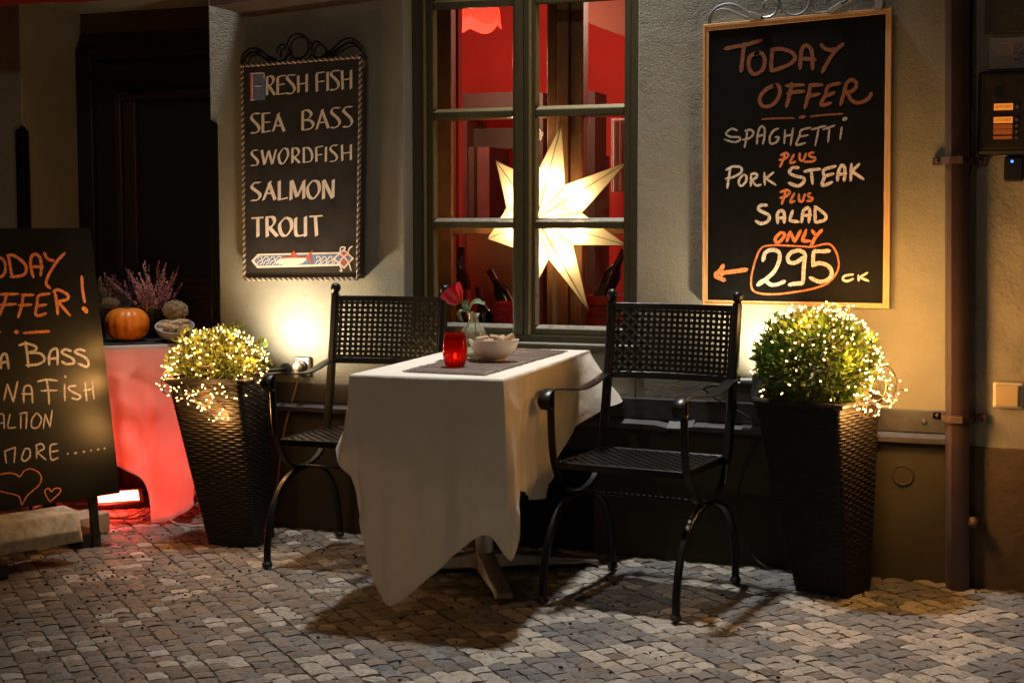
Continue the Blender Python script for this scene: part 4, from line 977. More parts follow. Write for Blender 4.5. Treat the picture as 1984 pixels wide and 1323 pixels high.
# spotlights behind the bushes
def spot(name, label, loc, tgt, energy, angle, bodycol):
    T = thing(name, label, 'spotlight', loc, 0, 'wall spotlights behind the planters')
    loc = V(loc); d = (V(tgt)-loc).normalized()
    m = MB(); m.lathe(loc, [(.020, -.075), (.030, -.070), (.033, -.02), (.040, .0), (.042, .012), (.036, .012), (.030, .004)], 24, True, False, axis=d); m.build('lamp_head', M[bodycol], T, smooth=True)
    m = MB(); m.lathe(loc, [(.030, .004), (.0301, .0045)], 20, True, True, axis=d); m.build('lens', emit('spot_lens', (1, .75, .42), 8), T)
    m = MB(); m.tube([loc-d*.05, V((loc.x-.0, (loc.y-.005)/2, loc.z-.045)), V((loc.x, -.004, loc.z-.05))], .008, 8); m.lathe((loc.x, -.012, loc.z-.05), [(.025, 0), (.025, .011)], 18, axis=(0, 1, 0)); m.build('lamp_arm', M['plastic_black'], T, smooth=True)
    lamp('spotlight_light', 'SPOT', loc+d*.03, energy, (1, .82, .56), .02, V(tgt)+d, angle, 1.0)
spot('wall_spotlight', 'small dark spotlight behind the left planter pointing up at the fish sign', (-1.0, -.23, .71), (-.84, -.0, 1.05), 31, 165, 'plastic_black')
spot('wall_spotlight', 'small dark spotlight behind the right planter glowing up at the chalkboard', (1.02, -.19, .70), (1.08, -.0, 1.02), 35, 165, 'plastic_black')
m = MB(); c = PY(1440, 745, -.06); m.tube([c+V((-.04, 0, .0)), c+V((-.005, 0, 0))], .012, 12); m.tube([c+V((-.005, 0, 0)), c+V((.06, 0, .002))], .030, 18)
m.tube([c+V((.03, 0, 0)), V((c.x+.03, -.003, c.z-.02))], .012, 8); tag(m.build('cable_connector', M['plastic_black'], smooth=True), 'black barrel connector on the wall between the chair arm and bush', 'connector')

# ================================================================== chairs
def make_chair():
    T = thing('iron_chair', '', 'chair', (0, 0, 0), 0, 'black iron lattice chairs at the table')
    hw = .235
    for sx in (-1, 1):
        x = sx*hw
        side = smooth_path([(x, -.228, .700), (x, -.226, .60), (x, -.214, .50), (x, -.190, .435), (x, -.125, .360), (x, .0, .330), (x, .125, .362), (x, .188, .450)], 6)+[V((x, .215, .60)), V((x, .247, .80)), V((x, .268, .965))]
        m = MB(); m.bar(side, .024, .013, (1, 0, 0)); f = m.build('side_frame', M['iron'], T, True, smooth=True, angle=35)
        m = MB(); m.bar([(x-sx*.0005, .183, .45), (x-sx*.0005, .215, .60), (x-sx*.0005, .247, .80), (x-sx*.0005, .2695, .975)], .030, .028, (1, 0, 0)); m.build('back_post', M['iron'], T, True)
        m = MB(); m.lathe((x, .2715, .977), [(.012, -.004), (.014, 0), (.008, .004)], 14); m.ball((x, .273, .998), .0205, 18, 12); m.build('finial', M['iron'], T, True, smooth=True)
        arc = smooth_path([(x, -.285, .012), (x, -.280, .09), (x, -.245, .20), (x, -.165, .285), (x, -.06, .322), (x, .0, .325), (x, .06, .322), (x, .165, .285), (x, .245, .20), (x, .280, .09), (x, .285, .012)], 5)
        m = MB(); m.bar(arc, .024, .020, (1, 0, 0)); lg = m.build('leg', M['iron'], T, True, smooth=True, angle=35)
        for yy in (-.285, .285):
            m = MB(); m.lathe((x, yy, 0), [(.017, 0), (.019, .003), (.019, .014), (.015, .018), (.013, .024)], 16); m.build('foot_cap', M['plastic_black'], lg, True, smooth=True)
        arm = smooth_path([(x, .235, .718), (x, .19, .712), (x, .10, .692), (x, .0, .684), (x, -.12, .694), (x, -.205, .704), (x, -.256, .700), (x, -.284, .674), (x, -.266, .643), (x, -.240, .648)], 6)
        m = MB(); m.bar(arm, .040, .005, (1, 0, 0)); m.build('armrest', M['iron'], T, True, smooth=True, angle=60)
    m = MB(); m.bar([(-hw, 0, .330), (hw, 0, .330)], .016, .014, (0, 1, 0)); m.build('stretcher', M['iron'], T, True)
    # seat
    sw = .222; y0, y1 = -.195, .190; zs = .447
    m = MB()
    m.bar([(-sw, y0, zs), (sw, y0, zs)], .012, .026, (0, 1, 0)); m.bar([(-sw, y1, zs), (sw, y1, zs)], .012, .026, (0, 1, 0))
    m.bar([(-sw, y0, zs), (-sw, y1, zs)], .012, .026, (1, 0, 0)); m.bar([(sw, y0, zs), (sw, y1, zs)], .012, .026, (1, 0, 0))
    seat = m.build('seat', M['iron'], T, True)
    def lattice(mb, n1, n2, P, wd, th, amp):
        """woven strips: P(u,v,h) maps 0..1 x 0..1 and an offset h to space"""
        for i in range(n1):
            u = (i+.5)/n1; K = n2*2
            A = []; Bq = []; 
            for k in range(K+1):
                v = k/K; h = amp*math.cos(math.pi*(k*.5+i)); A.append((u-wd/n1*.5, v, h)); Bq.append((u+wd/n1*.5, v, h))
            vs = [P(*q) for q in A]+[P(*q) for q in Bq]+[P(q[0], q[1], q[2]-th) for q in A]+[P(q[0], q[1], q[2]-th) for q in Bq]; N = K+1
            fs = []
            for k in range(K): fs += [(k, k+1, N+k+1, N+k), (2*N+k, 3*N+k, 3*N+k+1, 2*N+k+1), (k, 2*N+k, 2*N+k+1, k+1), (N+k, N+k+1, 3*N+k+1, 3*N+k)]
            mb.add(vs, fs)
        for j in range(n2):
            v = (j+.5)/n2; K = n1*2; A = []; Bq = []
            for k in range(K+1):
                u = k/K; h = -amp*math.cos(math.pi*(k*.5+j)); A.append((u, v-wd/n2*.5, h)); Bq.append((u, v+wd/n2*.5, h))
            vs = [P(*q) for q in A]+[P(*q) for q in Bq]+[P(q[0], q[1], q[2]-th) for q in A]+[P(q[0], q[1], q[2]-th) for q in Bq]; N = K+1
            fs = []
            for k in range(K): fs += [(k, k+1, N+k+1, N+k), (2*N+k, 3*N+k, 3*N+k+1, 2*N+k+1), (k, 2*N+k, 2*N+k+1, k+1), (N+k, N+k+1, 3*N+k+1, 3*N+k)]
            mb.add(vs, fs)
    m = MB(); lattice(m, 21, 18, lambda u, v, h: V((-sw+.004+(2*sw-.008)*u, y0+.004+(y1-y0-.008)*v, zs+.009+h-.004*math.sin(math.pi*u)*math.sin(math.pi*v))), .60, .0015, .0016)
    m.build('seat_lattice', M['iron'], seat, True, smooth=True, angle=25)
    # backrest panel, dished towards the wall
    pb0, pb1 = .715, .958; bw = hw-.014
    def yb(u, z): return .235+(z-.70)*.125+.030*math.sin(math.pi*u)-.006
    m = MB()
    for z, hh in ((pb0, .024), (pb1, .022)):
        m.bar([(-bw+2*bw*k/16, yb(k/16, z), z) for k in range(17)], hh, .007, (0, .12, 1))
    for u in (0, 1): m.bar([(-bw+2*bw*u, yb(u, pb0), pb0), (-bw+2*bw*u, yb(u, pb1), pb1)], .016, .008, (1, 0, 0))
    bk = m.build('backrest', M['iron'], T, True, smooth=True, angle=35)
    m = MB(); lattice(m, 20, 12, lambda u, v, h: V((-bw+.006+(2*bw-.012)*u, yb(u, pb0+.008+(pb1-pb0-.016)*v)-h, pb0+.008+(pb1-pb0-.016)*v)), .56, -.0015, .0016)
    m.build('back_lattice', M['iron'], bk, True, smooth=True, angle=25)
    return T
ch = make_chair()
ch.location = (.688, -.546, .006); ch.rotation_euler = (0, 0, R(-6.4)); ch['label'] = 'black iron lattice armchair right of the table, whole frame in view'
c2 = copy_tree(ch); c2.location = (-.463, -.396, .006); c2.rotation_euler = (0, 0, R(.5)); c2['label'] = 'black iron lattice armchair left of the table, half hidden by the cloth'

# ================================================================== main table
TC = V((.12, -.61, 0)); TA = R(4.3); TW, TL_, TZ_ = .51, 1.10, .780
def tb(x, y, z): q = rot2((x, y), TA); return V((TC.x+q.x, TC.y+q.y, z))
T = thing('pedestal_table', 'narrow pedestal table with aluminium cross base under the long white cloth', 'table', (.06, -.43, 0))
m = MB(); m.prism([tb(-TW/2+.008, -TL_/2+.008, TZ_-.030), tb(TW/2-.008, -TL_/2+.008, TZ_-.030), tb(TW/2-.008, TL_/2-.008, TZ_-.030), tb(-TW/2+.008, TL_/2-.008, TZ_-.030)], (0, 0, .026)); m.build('tabletop', M['alu'], T, bevel=.004)
bc = V((.055, -.415, 0))
m = MB(); m.lathe(bc, [(.034, .05), (.034, TZ_-.036), (.12, TZ_-.035), (.12, TZ_-.0305)], 24); m.build('column', M['alu'], T, smooth=True)
f1 = PG(977, 1163); f2 = PG(1157, 1094)
for e in (f1, f2, bc*2-f1, bc*2-f2):
    e = V((e.x, e.y, 0)); d = (e-bc).normalized(); s = V((-d.y, d.x, 0)); m = MB()
    n_ = 10; vs = []
    for k in range(n_+1):
        t = k/n_; p = bc+d*(.02+((e-bc).length-.02)*t); hh = .070-.045*t; ww = .045-.012*t; zb = .018 if 0 < t < .93 else .004
        vs += [p-s*ww+V((0, 0, zb)), p-s*ww*.75+V((0, 0, hh)), p+s*ww*.75+V((0, 0, hh)), p+s*ww+V((0, 0, zb))]
    fs = [(k*4+j, k*4+(j+1) % 4, (k+1)*4+(j+1) % 4, (k+1)*4+j) for k in range(n_) for j in range(4)]+[(3, 2, 1, 0), tuple(n_*4+j for j in range(4))]
    m.add(vs, fs); m.build('base_arm', M['alu'], T, bevel=.004)
def cloth(name, label, top, hem, z, matl, ripple, seed, sub=16, rows=44, cat='tablecloth', rad=.018):
    """top: ring of edge points (x,y); hem: matching hem points (x,y,z)"""
    n = len(top); E = smooth_path([V((*p, z)) for p in top], sub, True); Hh = smooth_path([V(p) for p in hem], sub, True)
    # keep the table edge straight between its corners
    E = []
    for i in range(n):
        a, b = V((*top[i], z)), V((*top[(i+1) % n], z)); E += [a.lerp(b, k/sub) for k in range(sub)]
    N = len(E); c = sum(E, V((0, 0, 0)))/N; m = MB(); vs = []
    per = [0]
    for i in range(N): per.append(per[-1]+(E[(i+1) % N]-E[i]).length)
    rings = []
    outs = []
    for e in E:
        o = e-c; o.z = 0; outs.append(o.normalized())
    RO = .011
    rings.append([E[i]-outs[i]*.03+V((0, 0, .0022)) for i in range(N)])
    for r in range(0, rows+1):
        t = (r/rows)**1.35; ring = []
        for i in range(N):
            e, h = E[i]+V((0, 0, .0022)), Hh[i]; out = outs[i]; L = (e-h).length; d = t*L; s = per[i]
            arc = RO*math.pi/2
            if d < arc:
                f_ = d/RO; p = e-out*RO+out*RO*math.sin(f_)-V((0, 0, RO*(1-math.cos(f_)))); tt = 0
            else:
                tt = (d-arc)/(L-arc); p = (e-V((0, 0, RO))).lerp(h, tt)
            am = ripple*min(1, tt*1.3)*(.5+.8*abs(noise.noise(V((s*1.7, seed, 2)))))
            f = math.sin(s*30+tt*1.1+6*noise.noise(V((s*2.2, seed, 0))))+.45*math.sin(s*63+seed-tt)+.5*noise.noise(V((s*7, tt*4, seed)))
            p = p+out*(am*f+rad*.35*math.sin(math.pi*min(1, tt*1.6))*.6)
            p += out*.004*noise.noise(V((s*9, p.z*9, seed)))*tt
            cr_ = 1-abs(noise.noise(V((s*6+p.z*2.5, p.z*5-s*2, seed+5))))*2
            p += out*(.007*max(0, cr_)**4*min(1, tt*4)-.006*max(0, 1-abs(noise.noise(V((s*4.5-p.z*3, p.z*3.5, seed+9))))*2.4)**3*min(1, tt*4))
            p.z += .012*tt*tt*noise.noise(V((s*11, 1, seed)))
            ring.append(p)
        rings.append(ring)
    for rg in rings: vs += rg
    fs = [(r*N+i, r*N+(i+1) % N, (r+1)*N+(i+1) % N, (r+1)*N+i) for r in range(len(rings)-1) for i in range(N)]
    fs.append(tuple(range(N-1, -1, -1)))
    m.add(vs, fs)
    T = m.build(name, matl, smooth=True, angle=75); tag(T, label, cat)
    # stitched hem: a folded band along the edge
    hb = MB(); last = rings[-1]; prev = rings[-2]
    A = [last[i]+(prev[i]-last[i])*.55 for i in range(N)]
    for i in range(N):
        j = (i+1) % N; o1 = (last[i]-c); o1.z = 0; o1 = o1.normalized()*.0012; o2 = (last[j]-c); o2.z = 0; o2 = o2.normalized()*.0012
        hb.add([last[i]+o1, last[j]+o2, A[j]+o2, A[i]+o1], [(0, 1, 2, 3)])
    hb.build('hem', matl, T, smooth=True, angle=75, local=True)
    return T
def tp(x, y): q = tb(x, y, 0); return (q.x, q.y)
hw_, hl_ = TW/2, TL_/2
top = [tp(-hw_, hl_), tp(-hw_, 0), tp(-hw_, -hl_+.13), tp(-hw_, -hl_), tp(-hw_+.045, -hl_), tp(-hw_+.14, -hl_), tp(-hw_+.28, -hl_), tp(-hw_+.38, -hl_), tp(-hw_+.46, -hl_), tp(hw_, -hl_), tp(hw_, -hl_+.16), tp(hw_, -hl_+.38), tp(hw_, -hl_+.60), tp(hw_, hl_-.25), tp(hw_, hl_), tp(0, hl_)]
hem = [(-.23, -.09, .45), (-.215, -.60, .47), (-.155, -1.13, .55), (-.085, -1.205, .46), (-.052, -1.21, .33), (.055, -1.215, .072), (.195, -1.20, .165), (.300, -1.19, .26), (.385, -1.175, .30), (.455, -1.155, .235), (.405, -.96, .39), (.345, -.74, .345), (.335, -.56, .32), (.345, -.30, .50), (.445, -.035, .595), (.10, -.03, .5)]
cloth('tablecloth', 'white linen cloth hanging to the cobbles from the narrow middle table', top, hem, TZ_, M['white_cloth'], .027, 4.0)
# place mat
mp = [PG(780, 719, .786), PG(940, 726, .786), PG(1100, 680, .786), PG(962, 673, .786)]
m = MB(); NS = 44; rq = random.Random(8)
for i in range(NS):
    t0, t1 = i/NS, (i+.86)/NS
    a0, a1 = mp[0].lerp(mp[3], t0), mp[0].lerp(mp[3], t1); b0, b1 = mp[1].lerp(mp[2], t0), mp[1].lerp(mp[2], t1)
    d = (b0-a0).normalized(); e0, e1 = rq.uniform(-.004, .004), rq.uniform(-.004, .004); zz = V((0, 0, rq.uniform(-.0006, .0006)))
    m.prism([a0+d*e0+zz, b0+d*e1+zz, b1+d*e1+zz, a1+d*e0+zz], (0, 0, .0022))
for k in range(1, 8):
    a, b = mp[0].lerp(mp[1], k/8), mp[3].lerp(mp[2], k/8); m.tube([a+V((0, 0, .0026)), b+V((0, 0, .0026))], .0009, 5)
tag(m.build('placemat', M['bamboo']), 'brown bamboo placemat lying across the white tablecloth', 'placemat')
ZM = .7885
# candle glass
p = PG(881, 712, ZM); p = p+V((-.36, .93, 0))*.030
T = thing('candle_glass', 'red glass tumbler with a burning tealight on the placemat', 'candle holder', p)
m = MB(); m.lathe(p, [(.024, .0), (.031, .004), (.037, .018), (.041, .045), (.0405, .07), (.0365, .10), (.033, .112), (.0315, .112), (.035, .098), (.0385, .07), (.039, .045), (.034, .014), (.002, .010)], 36, True, False); m.build('glass', M['red_glass'], T, smooth=True, angle=180)
m = MB(); m.lathe(p+V((0, 0, .0105)), [(.019, 0), (.019, .016), (.017, .0165)], 20); m.build('tealight', M['candle'], T)
m = MB(); m.lathe(p+V((0, 0, .0275)), [(.001, 0), (.004, .004), (.0035, .010), (.0005, .018)], 10); m.build('flame', M['flame'], T, smooth=True)
# vase with rose
p = PG(917, 697, ZM); p = p+V((-.36, .93, 0))*.032; vz = p
T = thing('bud_vase', 'small ribbed clear glass vase holding the rose, behind the candle', 'vase', p)
prof = [(.030, 0), (.037, .003), (.037, .032), (.039, .036), (.040, .082), (.043, .087), (.0425, .095), (.036, .108), (.022, .120), (.018, .128), (.018, .150), (.022, .154), (.0225, .160), (.0195, .160), (.015, .150), (.015, .128), (.03, .108), (.037, .09), (.034, .04), (.032, .010), (.004, .008)]
m = MB(); K = 64; m.lathe(p, prof, K, True, False)
for i, (r_, z_) in enumerate(prof):
    if z_ < .085 and r_ > .03:
        for j in range(0, K, 2): q = m.v[i*K+j]; d = (q-V((p.x, p.y, q.z))); m.v[i*K+j] = q-d*.05
m.build('glass', M['glass'], T, smooth=True, angle=60)
m = MB(); m.lathe(p, [(.031, .0105), (.033, .07), (.0325, .0702)], 24); m.build('water', thin_glass('vase_water', (.88, .90, .84), .05), T, smooth=True)
hd = PY(882, 572, 0); Yr = vz.y
hd = PY(883, 574, Yr)
T = thing('red_rose', 'single red rose with pale green leaves standing in the glass vase', 'flower', vz+V((0, 0, .012)))
st = smooth_path([vz+V((.008, 0, .02)), vz+V((.004, 0, .15)), PY(905, 605, Yr), PY(893, 585, Yr), hd+V((0, 0, -.01))], 6)
m = MB(); m.tube(st, .0022, 6); m.build('stem', M['stem'], T, smooth=True)
m = MB(); rr_ = random.Random(2); ax = (hd-PY(897, 592, Yr)).normalized(); q0 = V((0, 0, 1)).rotation_difference(ax).to_matrix()
for k in range(16):
    a = k*2.4; lay = k/15; rad = .008+.028*lay; hgt_ = .068-.010*lay
    def pet(u, v, a=a, rad=rad, hgt_=hgt_, lay=lay):
        w_ = (u-.5)*2.0; th = a+w_*(.80-.25*v)
        rr2 = rad*(.35+.75*math.sin(min(1, v*1.15)*math.pi*.62))*(1+.10*math.cos(u*9+a))+(.010*lay*max(0, v-.70)/.30)+.004*math.sin(a*3)
        return hd+q0@V((rr2*math.cos(th), rr2*math.sin(th), -.028+hgt_*v*(1-.22*(2*u-1)**2)))
    m.grid(pet, 8, 8)
m.build('blossom', M['rose'], T, smooth=True, angle=180, recalc=False)
m = MB()
def leaf(mb, path, wd, nrm):
    P = smooth_path(path, 6); N = len(P)
    for sgn in (-1, 1):
        vs = []
        for i, q in enumerate(P):
            t = (P[min(i+1, N-1)]-P[max(i-1, 0)]).normalized(); s = t.cross(nrm).normalized(); k = math.sin(math.pi*min(1, (i/(N-1))**.8))*wd
            vs += [q, q+s*sgn*k+nrm*k*.35]
        mb.add(vs, [(2*i, 2*i+1, 2*i+3, 2*i+2) for i in range(N-1)])
yl = Yr
leaf(m, [PY(906, 605, yl), PY(915, 590, yl-.01), PY(926, 585, yl-.02), PY(940, 591, yl-.025)], .016, V((.1, -.6, .8)).normalized())
leaf(m, [PY(905, 604, yl), PY(897, 600, yl-.02), PY(890, 606, yl-.03), PY(893, 617, yl-.03), PY(899, 624, yl-.03)], .013, V((-.5, -.7, .5)).normalized())
leaf(m, [PY(906, 600, yl), PY(902, 590, yl-.01), PY(908, 581, yl-.012)], .014, V((-.1, -.9, .4)).normalized())
m.build('leaf', M['rose_leaf'], T, smooth=True, angle=180, recalc=False)
# bowl with corks
def bowl(name, label, p, prof, matl, squash=None):
    m = MB(); m.lathe(p, prof, 44, True, False); return tag(m.build(name, matl, smooth=True, angle=70), label, 'bowl')
p = PG(957, 701, ZM)+V((-.36, .93, 0))*.035; pb = p
bowl('cork_bowl', 'white porcelain bowl of wine corks on the bamboo placemat', p, [(.030, 0), (.036, .002), (.036, .008), (.056, .018), (.075, .040), (.085, .066), (.0865, .074), (.0835, .074), (.080, .060), (.068, .035), (.048, .018), (.002, .012)], M['porcelain'])
cork0 = None
def cork(loc, rot, label, group):
    global cork0
    if cork0 is None:
        m = MB(); m.lathe((0, 0, -.021), [(.0095, 0), (.011, .0015), (.0108, .021), (.011, .0405), (.0095, .042)], 16); cork0 = m.build('wine_cork', M['cork'], smooth=True); o = cork0
    else: o = cork0.copy(); COL.objects.link(o)
    o.location = loc; o.rotation_euler = rot; return tag(o, label, 'cork', group)
rk = random.Random(4)
for i, (dx, dy, dz, ry, rz) in enumerate([(-.035, -.02, .058, 80, 30), (.0, .015, .060, 85, 170), (.032, -.01, .058, 75, 100), (-.01, -.035, .050, 88, 60), (.02, .035, .052, 82, 20), (-.03, .03, .050, 90, 120), (.045, .02, .060, 60, 40)]):
    cork(p+V((dx, dy, dz+.017)), (0, R(ry), R(rz)), 'pale wine cork heaped in the white bowl on the placemat', 'corks in the white bowl')

# ================================================================== red lit table in the doorway
r0 = V((-1.475, .015, 0)); du = V((-.72, -.69, 0)).normalized(); dv = V((-.69, .72, 0)).normalized()
TL2, TD2, Z2 = .62, .46, .748
def q2(u, v): p = r0+du*u+dv*v; return (p.x, p.y)
T = thing('side_table', 'small square table in the doorway under the red glowing cloth', 'table', (*q2(TL2/2, TD2/2), 0))
m = MB(); m.prism([V((*q2(.006, .006), Z2-.028)), V((*q2(TL2-.006, .006), Z2-.028)), V((*q2(TL2-.006, TD2-.006), Z2-.028)), V((*q2(.006, TD2-.006), Z2-.028))], (0, 0, .025)); m.build('tabletop', M['door_trim'], T)
for a, b in ((.06, .06), (TL2-.06, .06), (TL2-.06, TD2-.06), (.06, TD2-.06)):
    m = MB(); c = q2(a, b); m.bb(c[0]-.018, c[0]+.018, c[1]-.018, c[1]+.018, 0, Z2-.0285); m.build('leg', M['door_trim'], T)
top = [q2(0, 0), q2(.09, 0), q2(.17, 0), q2(.235, 0), q2(.45, 0), q2(TL2, 0), q2(TL2, TD2/2), q2(TL2, TD2), q2(TL2/2, TD2), q2(0, TD2), q2(0, TD2*.6), q2(0, TD2*.25)]
def h2(u, v, z): p = q2(u, v); return (p[0], p[1], z)
hem2 = [h2(.03, -.065, .07), h2(.115, -.085, .014), h2(.185, -.085, .018), h2(.235, -.045, .205), h2(.45, -.04, .235), h2(TL2+.03, -.04, .10), h2(TL2+.04, TD2/2, .25), h2(TL2+.02, TD2-.1, .25), h2(TL2/2, TD2+.01, .3), h2(-.02, TD2-.12, .2), h2(-.05, TD2*.5, .22), h2(-.055, TD2*.15, .12)]
cloth('tablecloth', 'thin white cloth glowing pink red over the doorway table', top, hem2, Z2, M['glow_cloth'], .030, 9.0, 16, 36)
m = MB(); m.prism([V((*q2(-.004, .012), Z2+.0042)), V((*q2(TL2-.02, .012), Z2+.0042)), V((*q2(TL2-.02, TD2-.02), Z2+.0042)), V((*q2(-.004, TD2-.02), Z2+.0042))], (0, 0, .004)); tag(m.build('table_runner', M['runner'], bevel=.001), 'dark cloth runner on top of the red lit doorway table', 'runner')
ZR = Z2+.0085
# pumpkin
p = PG(244, 663, ZR)+V((-.52, .85, 0))*.075
T = thing('pumpkin', 'round orange pumpkin with a dry stub on the doorway table', 'pumpkin', p)
m = MB(); K, Mm = 72, 22; RX = .094; HZ = .072
vs = []
for i in range(Mm+1):
    a = -math.pi/2+math.pi*i/Mm
    for j in range(K):
        q = 2*math.pi*j/K; rib = 1-.05*abs(math.cos(q*6.0+.3))**6-.015*math.cos(q*3)
        r_ = RX*math.cos(a)**.72*rib if math.cos(a) > 1e-6 else 0.0005
        z_ = HZ+HZ*(abs(math.sin(a))**.9)*(1 if a > 0 else -1)-.016*math.exp(-(r_/.022)**2)*(1 if a > 0 else 0)
        vs.append(p+V((r_*math.cos(q), r_*math.sin(q), max(0, z_))))
m.add(vs, [(i*K+j, i*K+(j+1) % K, (i+1)*K+(j+1) % K, (i+1)*K+j) for i in range(Mm) for j in range(K)]); m.build('pumpkin_body', M['pumpkin'], T, smooth=True, angle=180)
m = MB(); m.lathe(p+V((0, 0, .122)), [(.021, 0), (.014, .006), (.011, .018), (.013, .024), (.002, .022)], 9); m.build('stub', M['pumpkin_stem'], T, smooth=True)
# grey bowl with corks
p = PG(338, 662, ZR)+V((-.5, .86, 0))*.045; p.z += .018
axd = (V((0, 0, 1))*math.cos(R(19))+V((.5, -.86, 0))*math.sin(R(19))).normalized(); qd = V((0, 0, 1)).rotation_difference(axd).to_matrix()
m = MB(); m.lathe(p, [(.040, 0), (.055, .004), (.075, .022), (.083, .045), (.0835, .052), (.079, .052), (.074, .035), (.055, .018), (.003, .016)], 40, True, False, axis=axd)
m.lathe((p.x, p.y, ZR), [(.030, 0), (.034, .016)], 20)
tag(m.build('cork_dish', M['greybowl'], smooth=True, angle=70), 'grey stoneware dish of wine corks beside the pumpkin', 'bowl')
rk = random.Random(14)
for i in range(15):
    a = i*2.4; r_ = .058*math.sqrt((i+.4)/15); cork(p+qd@V((r_*math.cos(a), r_*math.sin(a), .047+rk.uniform(0, .010))), (0, R(90+rk.uniform(-15, 15)), rk.uniform(0, 3.1)), 'wine cork lying in the grey dish beside the pumpkin', 'corks in the grey dish')
# heather plants, moss balls
def heather(label, px, py, Y, h, spread, stalks, matl, lean, seed):
    base = PY(px, py, Y); base.z = ZR; rh = random.Random(seed)
    T = thing('heather_plant', label, 'plant', base, 0, 'heather pots on the doorway table')
    m = MB(); m.lathe(base, [(.040, 0), (.042, .002), (.055, .085), (.058, .09), (.052, .09), (.048, .075), (.002, .07)], 26, True, False); m.build('pot', M['claypot'], T, smooth=True)
    sm, bm, gm = MB(), MB(), MB()
    for k in range(stalks):
        d = RIGHT*rh.gauss(lean[0], spread)+FW0*rh.uniform(-.35, .25)+V((0, 0, 1.0)); d.normalize()
        L = h*rh.uniform(.55, 1.05); b0 = base+V((rh.uniform(-.025, .025), rh.uniform(-.025, .025), .07))
        P = [b0+d*(L*t)+V((0, 0, -.03*t*t*rh.random())) for t in (0, .3, .6, .85, 1)]
        sm.tube(P, .0014, 4)
        for q in range(30):
            t = rh.uniform(.05, .38); i = int(t*4); c = b0+d*(L*t); o = V((rh.gauss(0, 1), rh.gauss(0, 1), rh.gauss(.4, 1))).normalized(); s = o.orthogonal().normalized()*.0022
            gm.add([c-s, c+s, c+o*.012], [(0, 1, 2)])
        for q in range(75):
            t = rh.uniform(.30, 1.0); c = b0+d*(L*t); w_ = .0095*(1-.75*max(0, (t-.55)/.45))
            o = V((rh.gauss(0, 1), rh.gauss(0, 1), rh.gauss(0, .6)))*w_*.6; r_ = rh.uniform(.0016, .0030); c = c+o
            bm.add([c+V((r_, 0, 0)), c+V((0, r_, 0)), c+V((-r_, 0, 0)), c+V((0, -r_, 0)), c+V((0, 0, r_*1.4)), c+V((0, 0, -r_*1.4))], [(0, 1, 4), (1, 2, 4), (2, 3, 4), (3, 0, 4), (1, 0, 5), (2, 1, 5), (3, 2, 5), (0, 3, 5)])
    sm.build('stalk', M['stem'], T); gm.build('leaf', M['leaf_pale'], T, recalc=False); bm.build('blossom', matl, T, recalc=False)
heather('pink heather with spiky blossom stalks behind the pumpkin', 297, 620, .16, .27, .42, 40, M['heather'], (-.12, 0), 1)
heather('violet heather leaning left behind the pumpkin', 262, 620, .22, .24, .30, 20, M['heather_violet'], (-.45, 0), 2)
heather('pale greenish heather half hidden by the sandwich board edge', 205, 620, .12, .21, .16, 22, M['heather_pale'], (-.02, 0), 3)
def moss_ball(label, px, py, Y, r_, seed):
    c = PY(px, py, Y); rm_ = random.Random(seed); m = MB()
    for k in range(110):
        d = V((rm_.gauss(0, 1), rm_.gauss(0, 1), rm_.gauss(0, 1))).normalized(); t = d.orthogonal().normalized(); b = d.cross(t); a = rm_.uniform(0, 6.28)
        pts = []
        for q in range(7):
            w_ = q*.35; dd = (d*math.cos(w_)+(t*math.cos(a)+b*math.sin(a))*math.sin(w_)).normalized(); pts.append(c+V((dd.x, dd.y, dd.z*.85))*(r_*rm_.uniform(.82, 1.05)))
        m.tube(smooth_path(pts, 2), .0011, 4)
    m.ball(c, r_*.82, 16, 10, (1, 1, .85))
    m.lathe((c.x, c.y, ZR), [(.032, 0), (.034, max(.01, c.z-r_*.6-ZR))], 20)
    tag(m.build('moss_ball', M['moss'], recalc=False), label, 'moss ball', 'dried moss balls on the doorway table')
moss_ball('dry curly moss ball behind the dish of corks', 340, 602, .10, .053, 1)
moss_ball('grey dry moss ball just behind the pumpkin top', 214, 592, .05, .045, 2)

# flood light
fa, fb = PG(178, 993), PG(288, 985); d = (fb-fa).normalized(); per = V((-d.y, d.x, 0))
c = (fa+fb)/2+per*.07; T = thing('floodlight', 'red glowing floodlight on the cobbles under the doorway table', 'floodlight', (c.x, c.y, 0))
mt = Matrix(((d.x, per.x, 0), (d.y, per.y, 0), (0, 0, 1)))@Matrix.Rotation(R(40), 3, 'X')
m = MB(); m.box((c.x, c.y, .040), (.225, .085, .034), mtx=mt); m.build('lamp_body', M['flood_body'], T, bevel=.006)
m = MB(); m.box(V((c.x, c.y, .040))+mt@V((0, 0, .0185)), (.175, .055, .003), mtx=mt); m.build('lens', M['flood_lens'], T)
m = MB(); m.bar([c-d*.112+V((0, 0, .03)), c-d*.112+per*.02+V((0, 0, .002)), c+d*.112+per*.02+V((0, 0, .002)), c+d*.112+V((0, 0, .03))], .018, .004, per); m.build('bracket', M['flood_body'], T)

lamp('floodlight_glow', 'POINT', c+V((.03, -.09, .085)), 7.5, (1, .05, .03), .03)
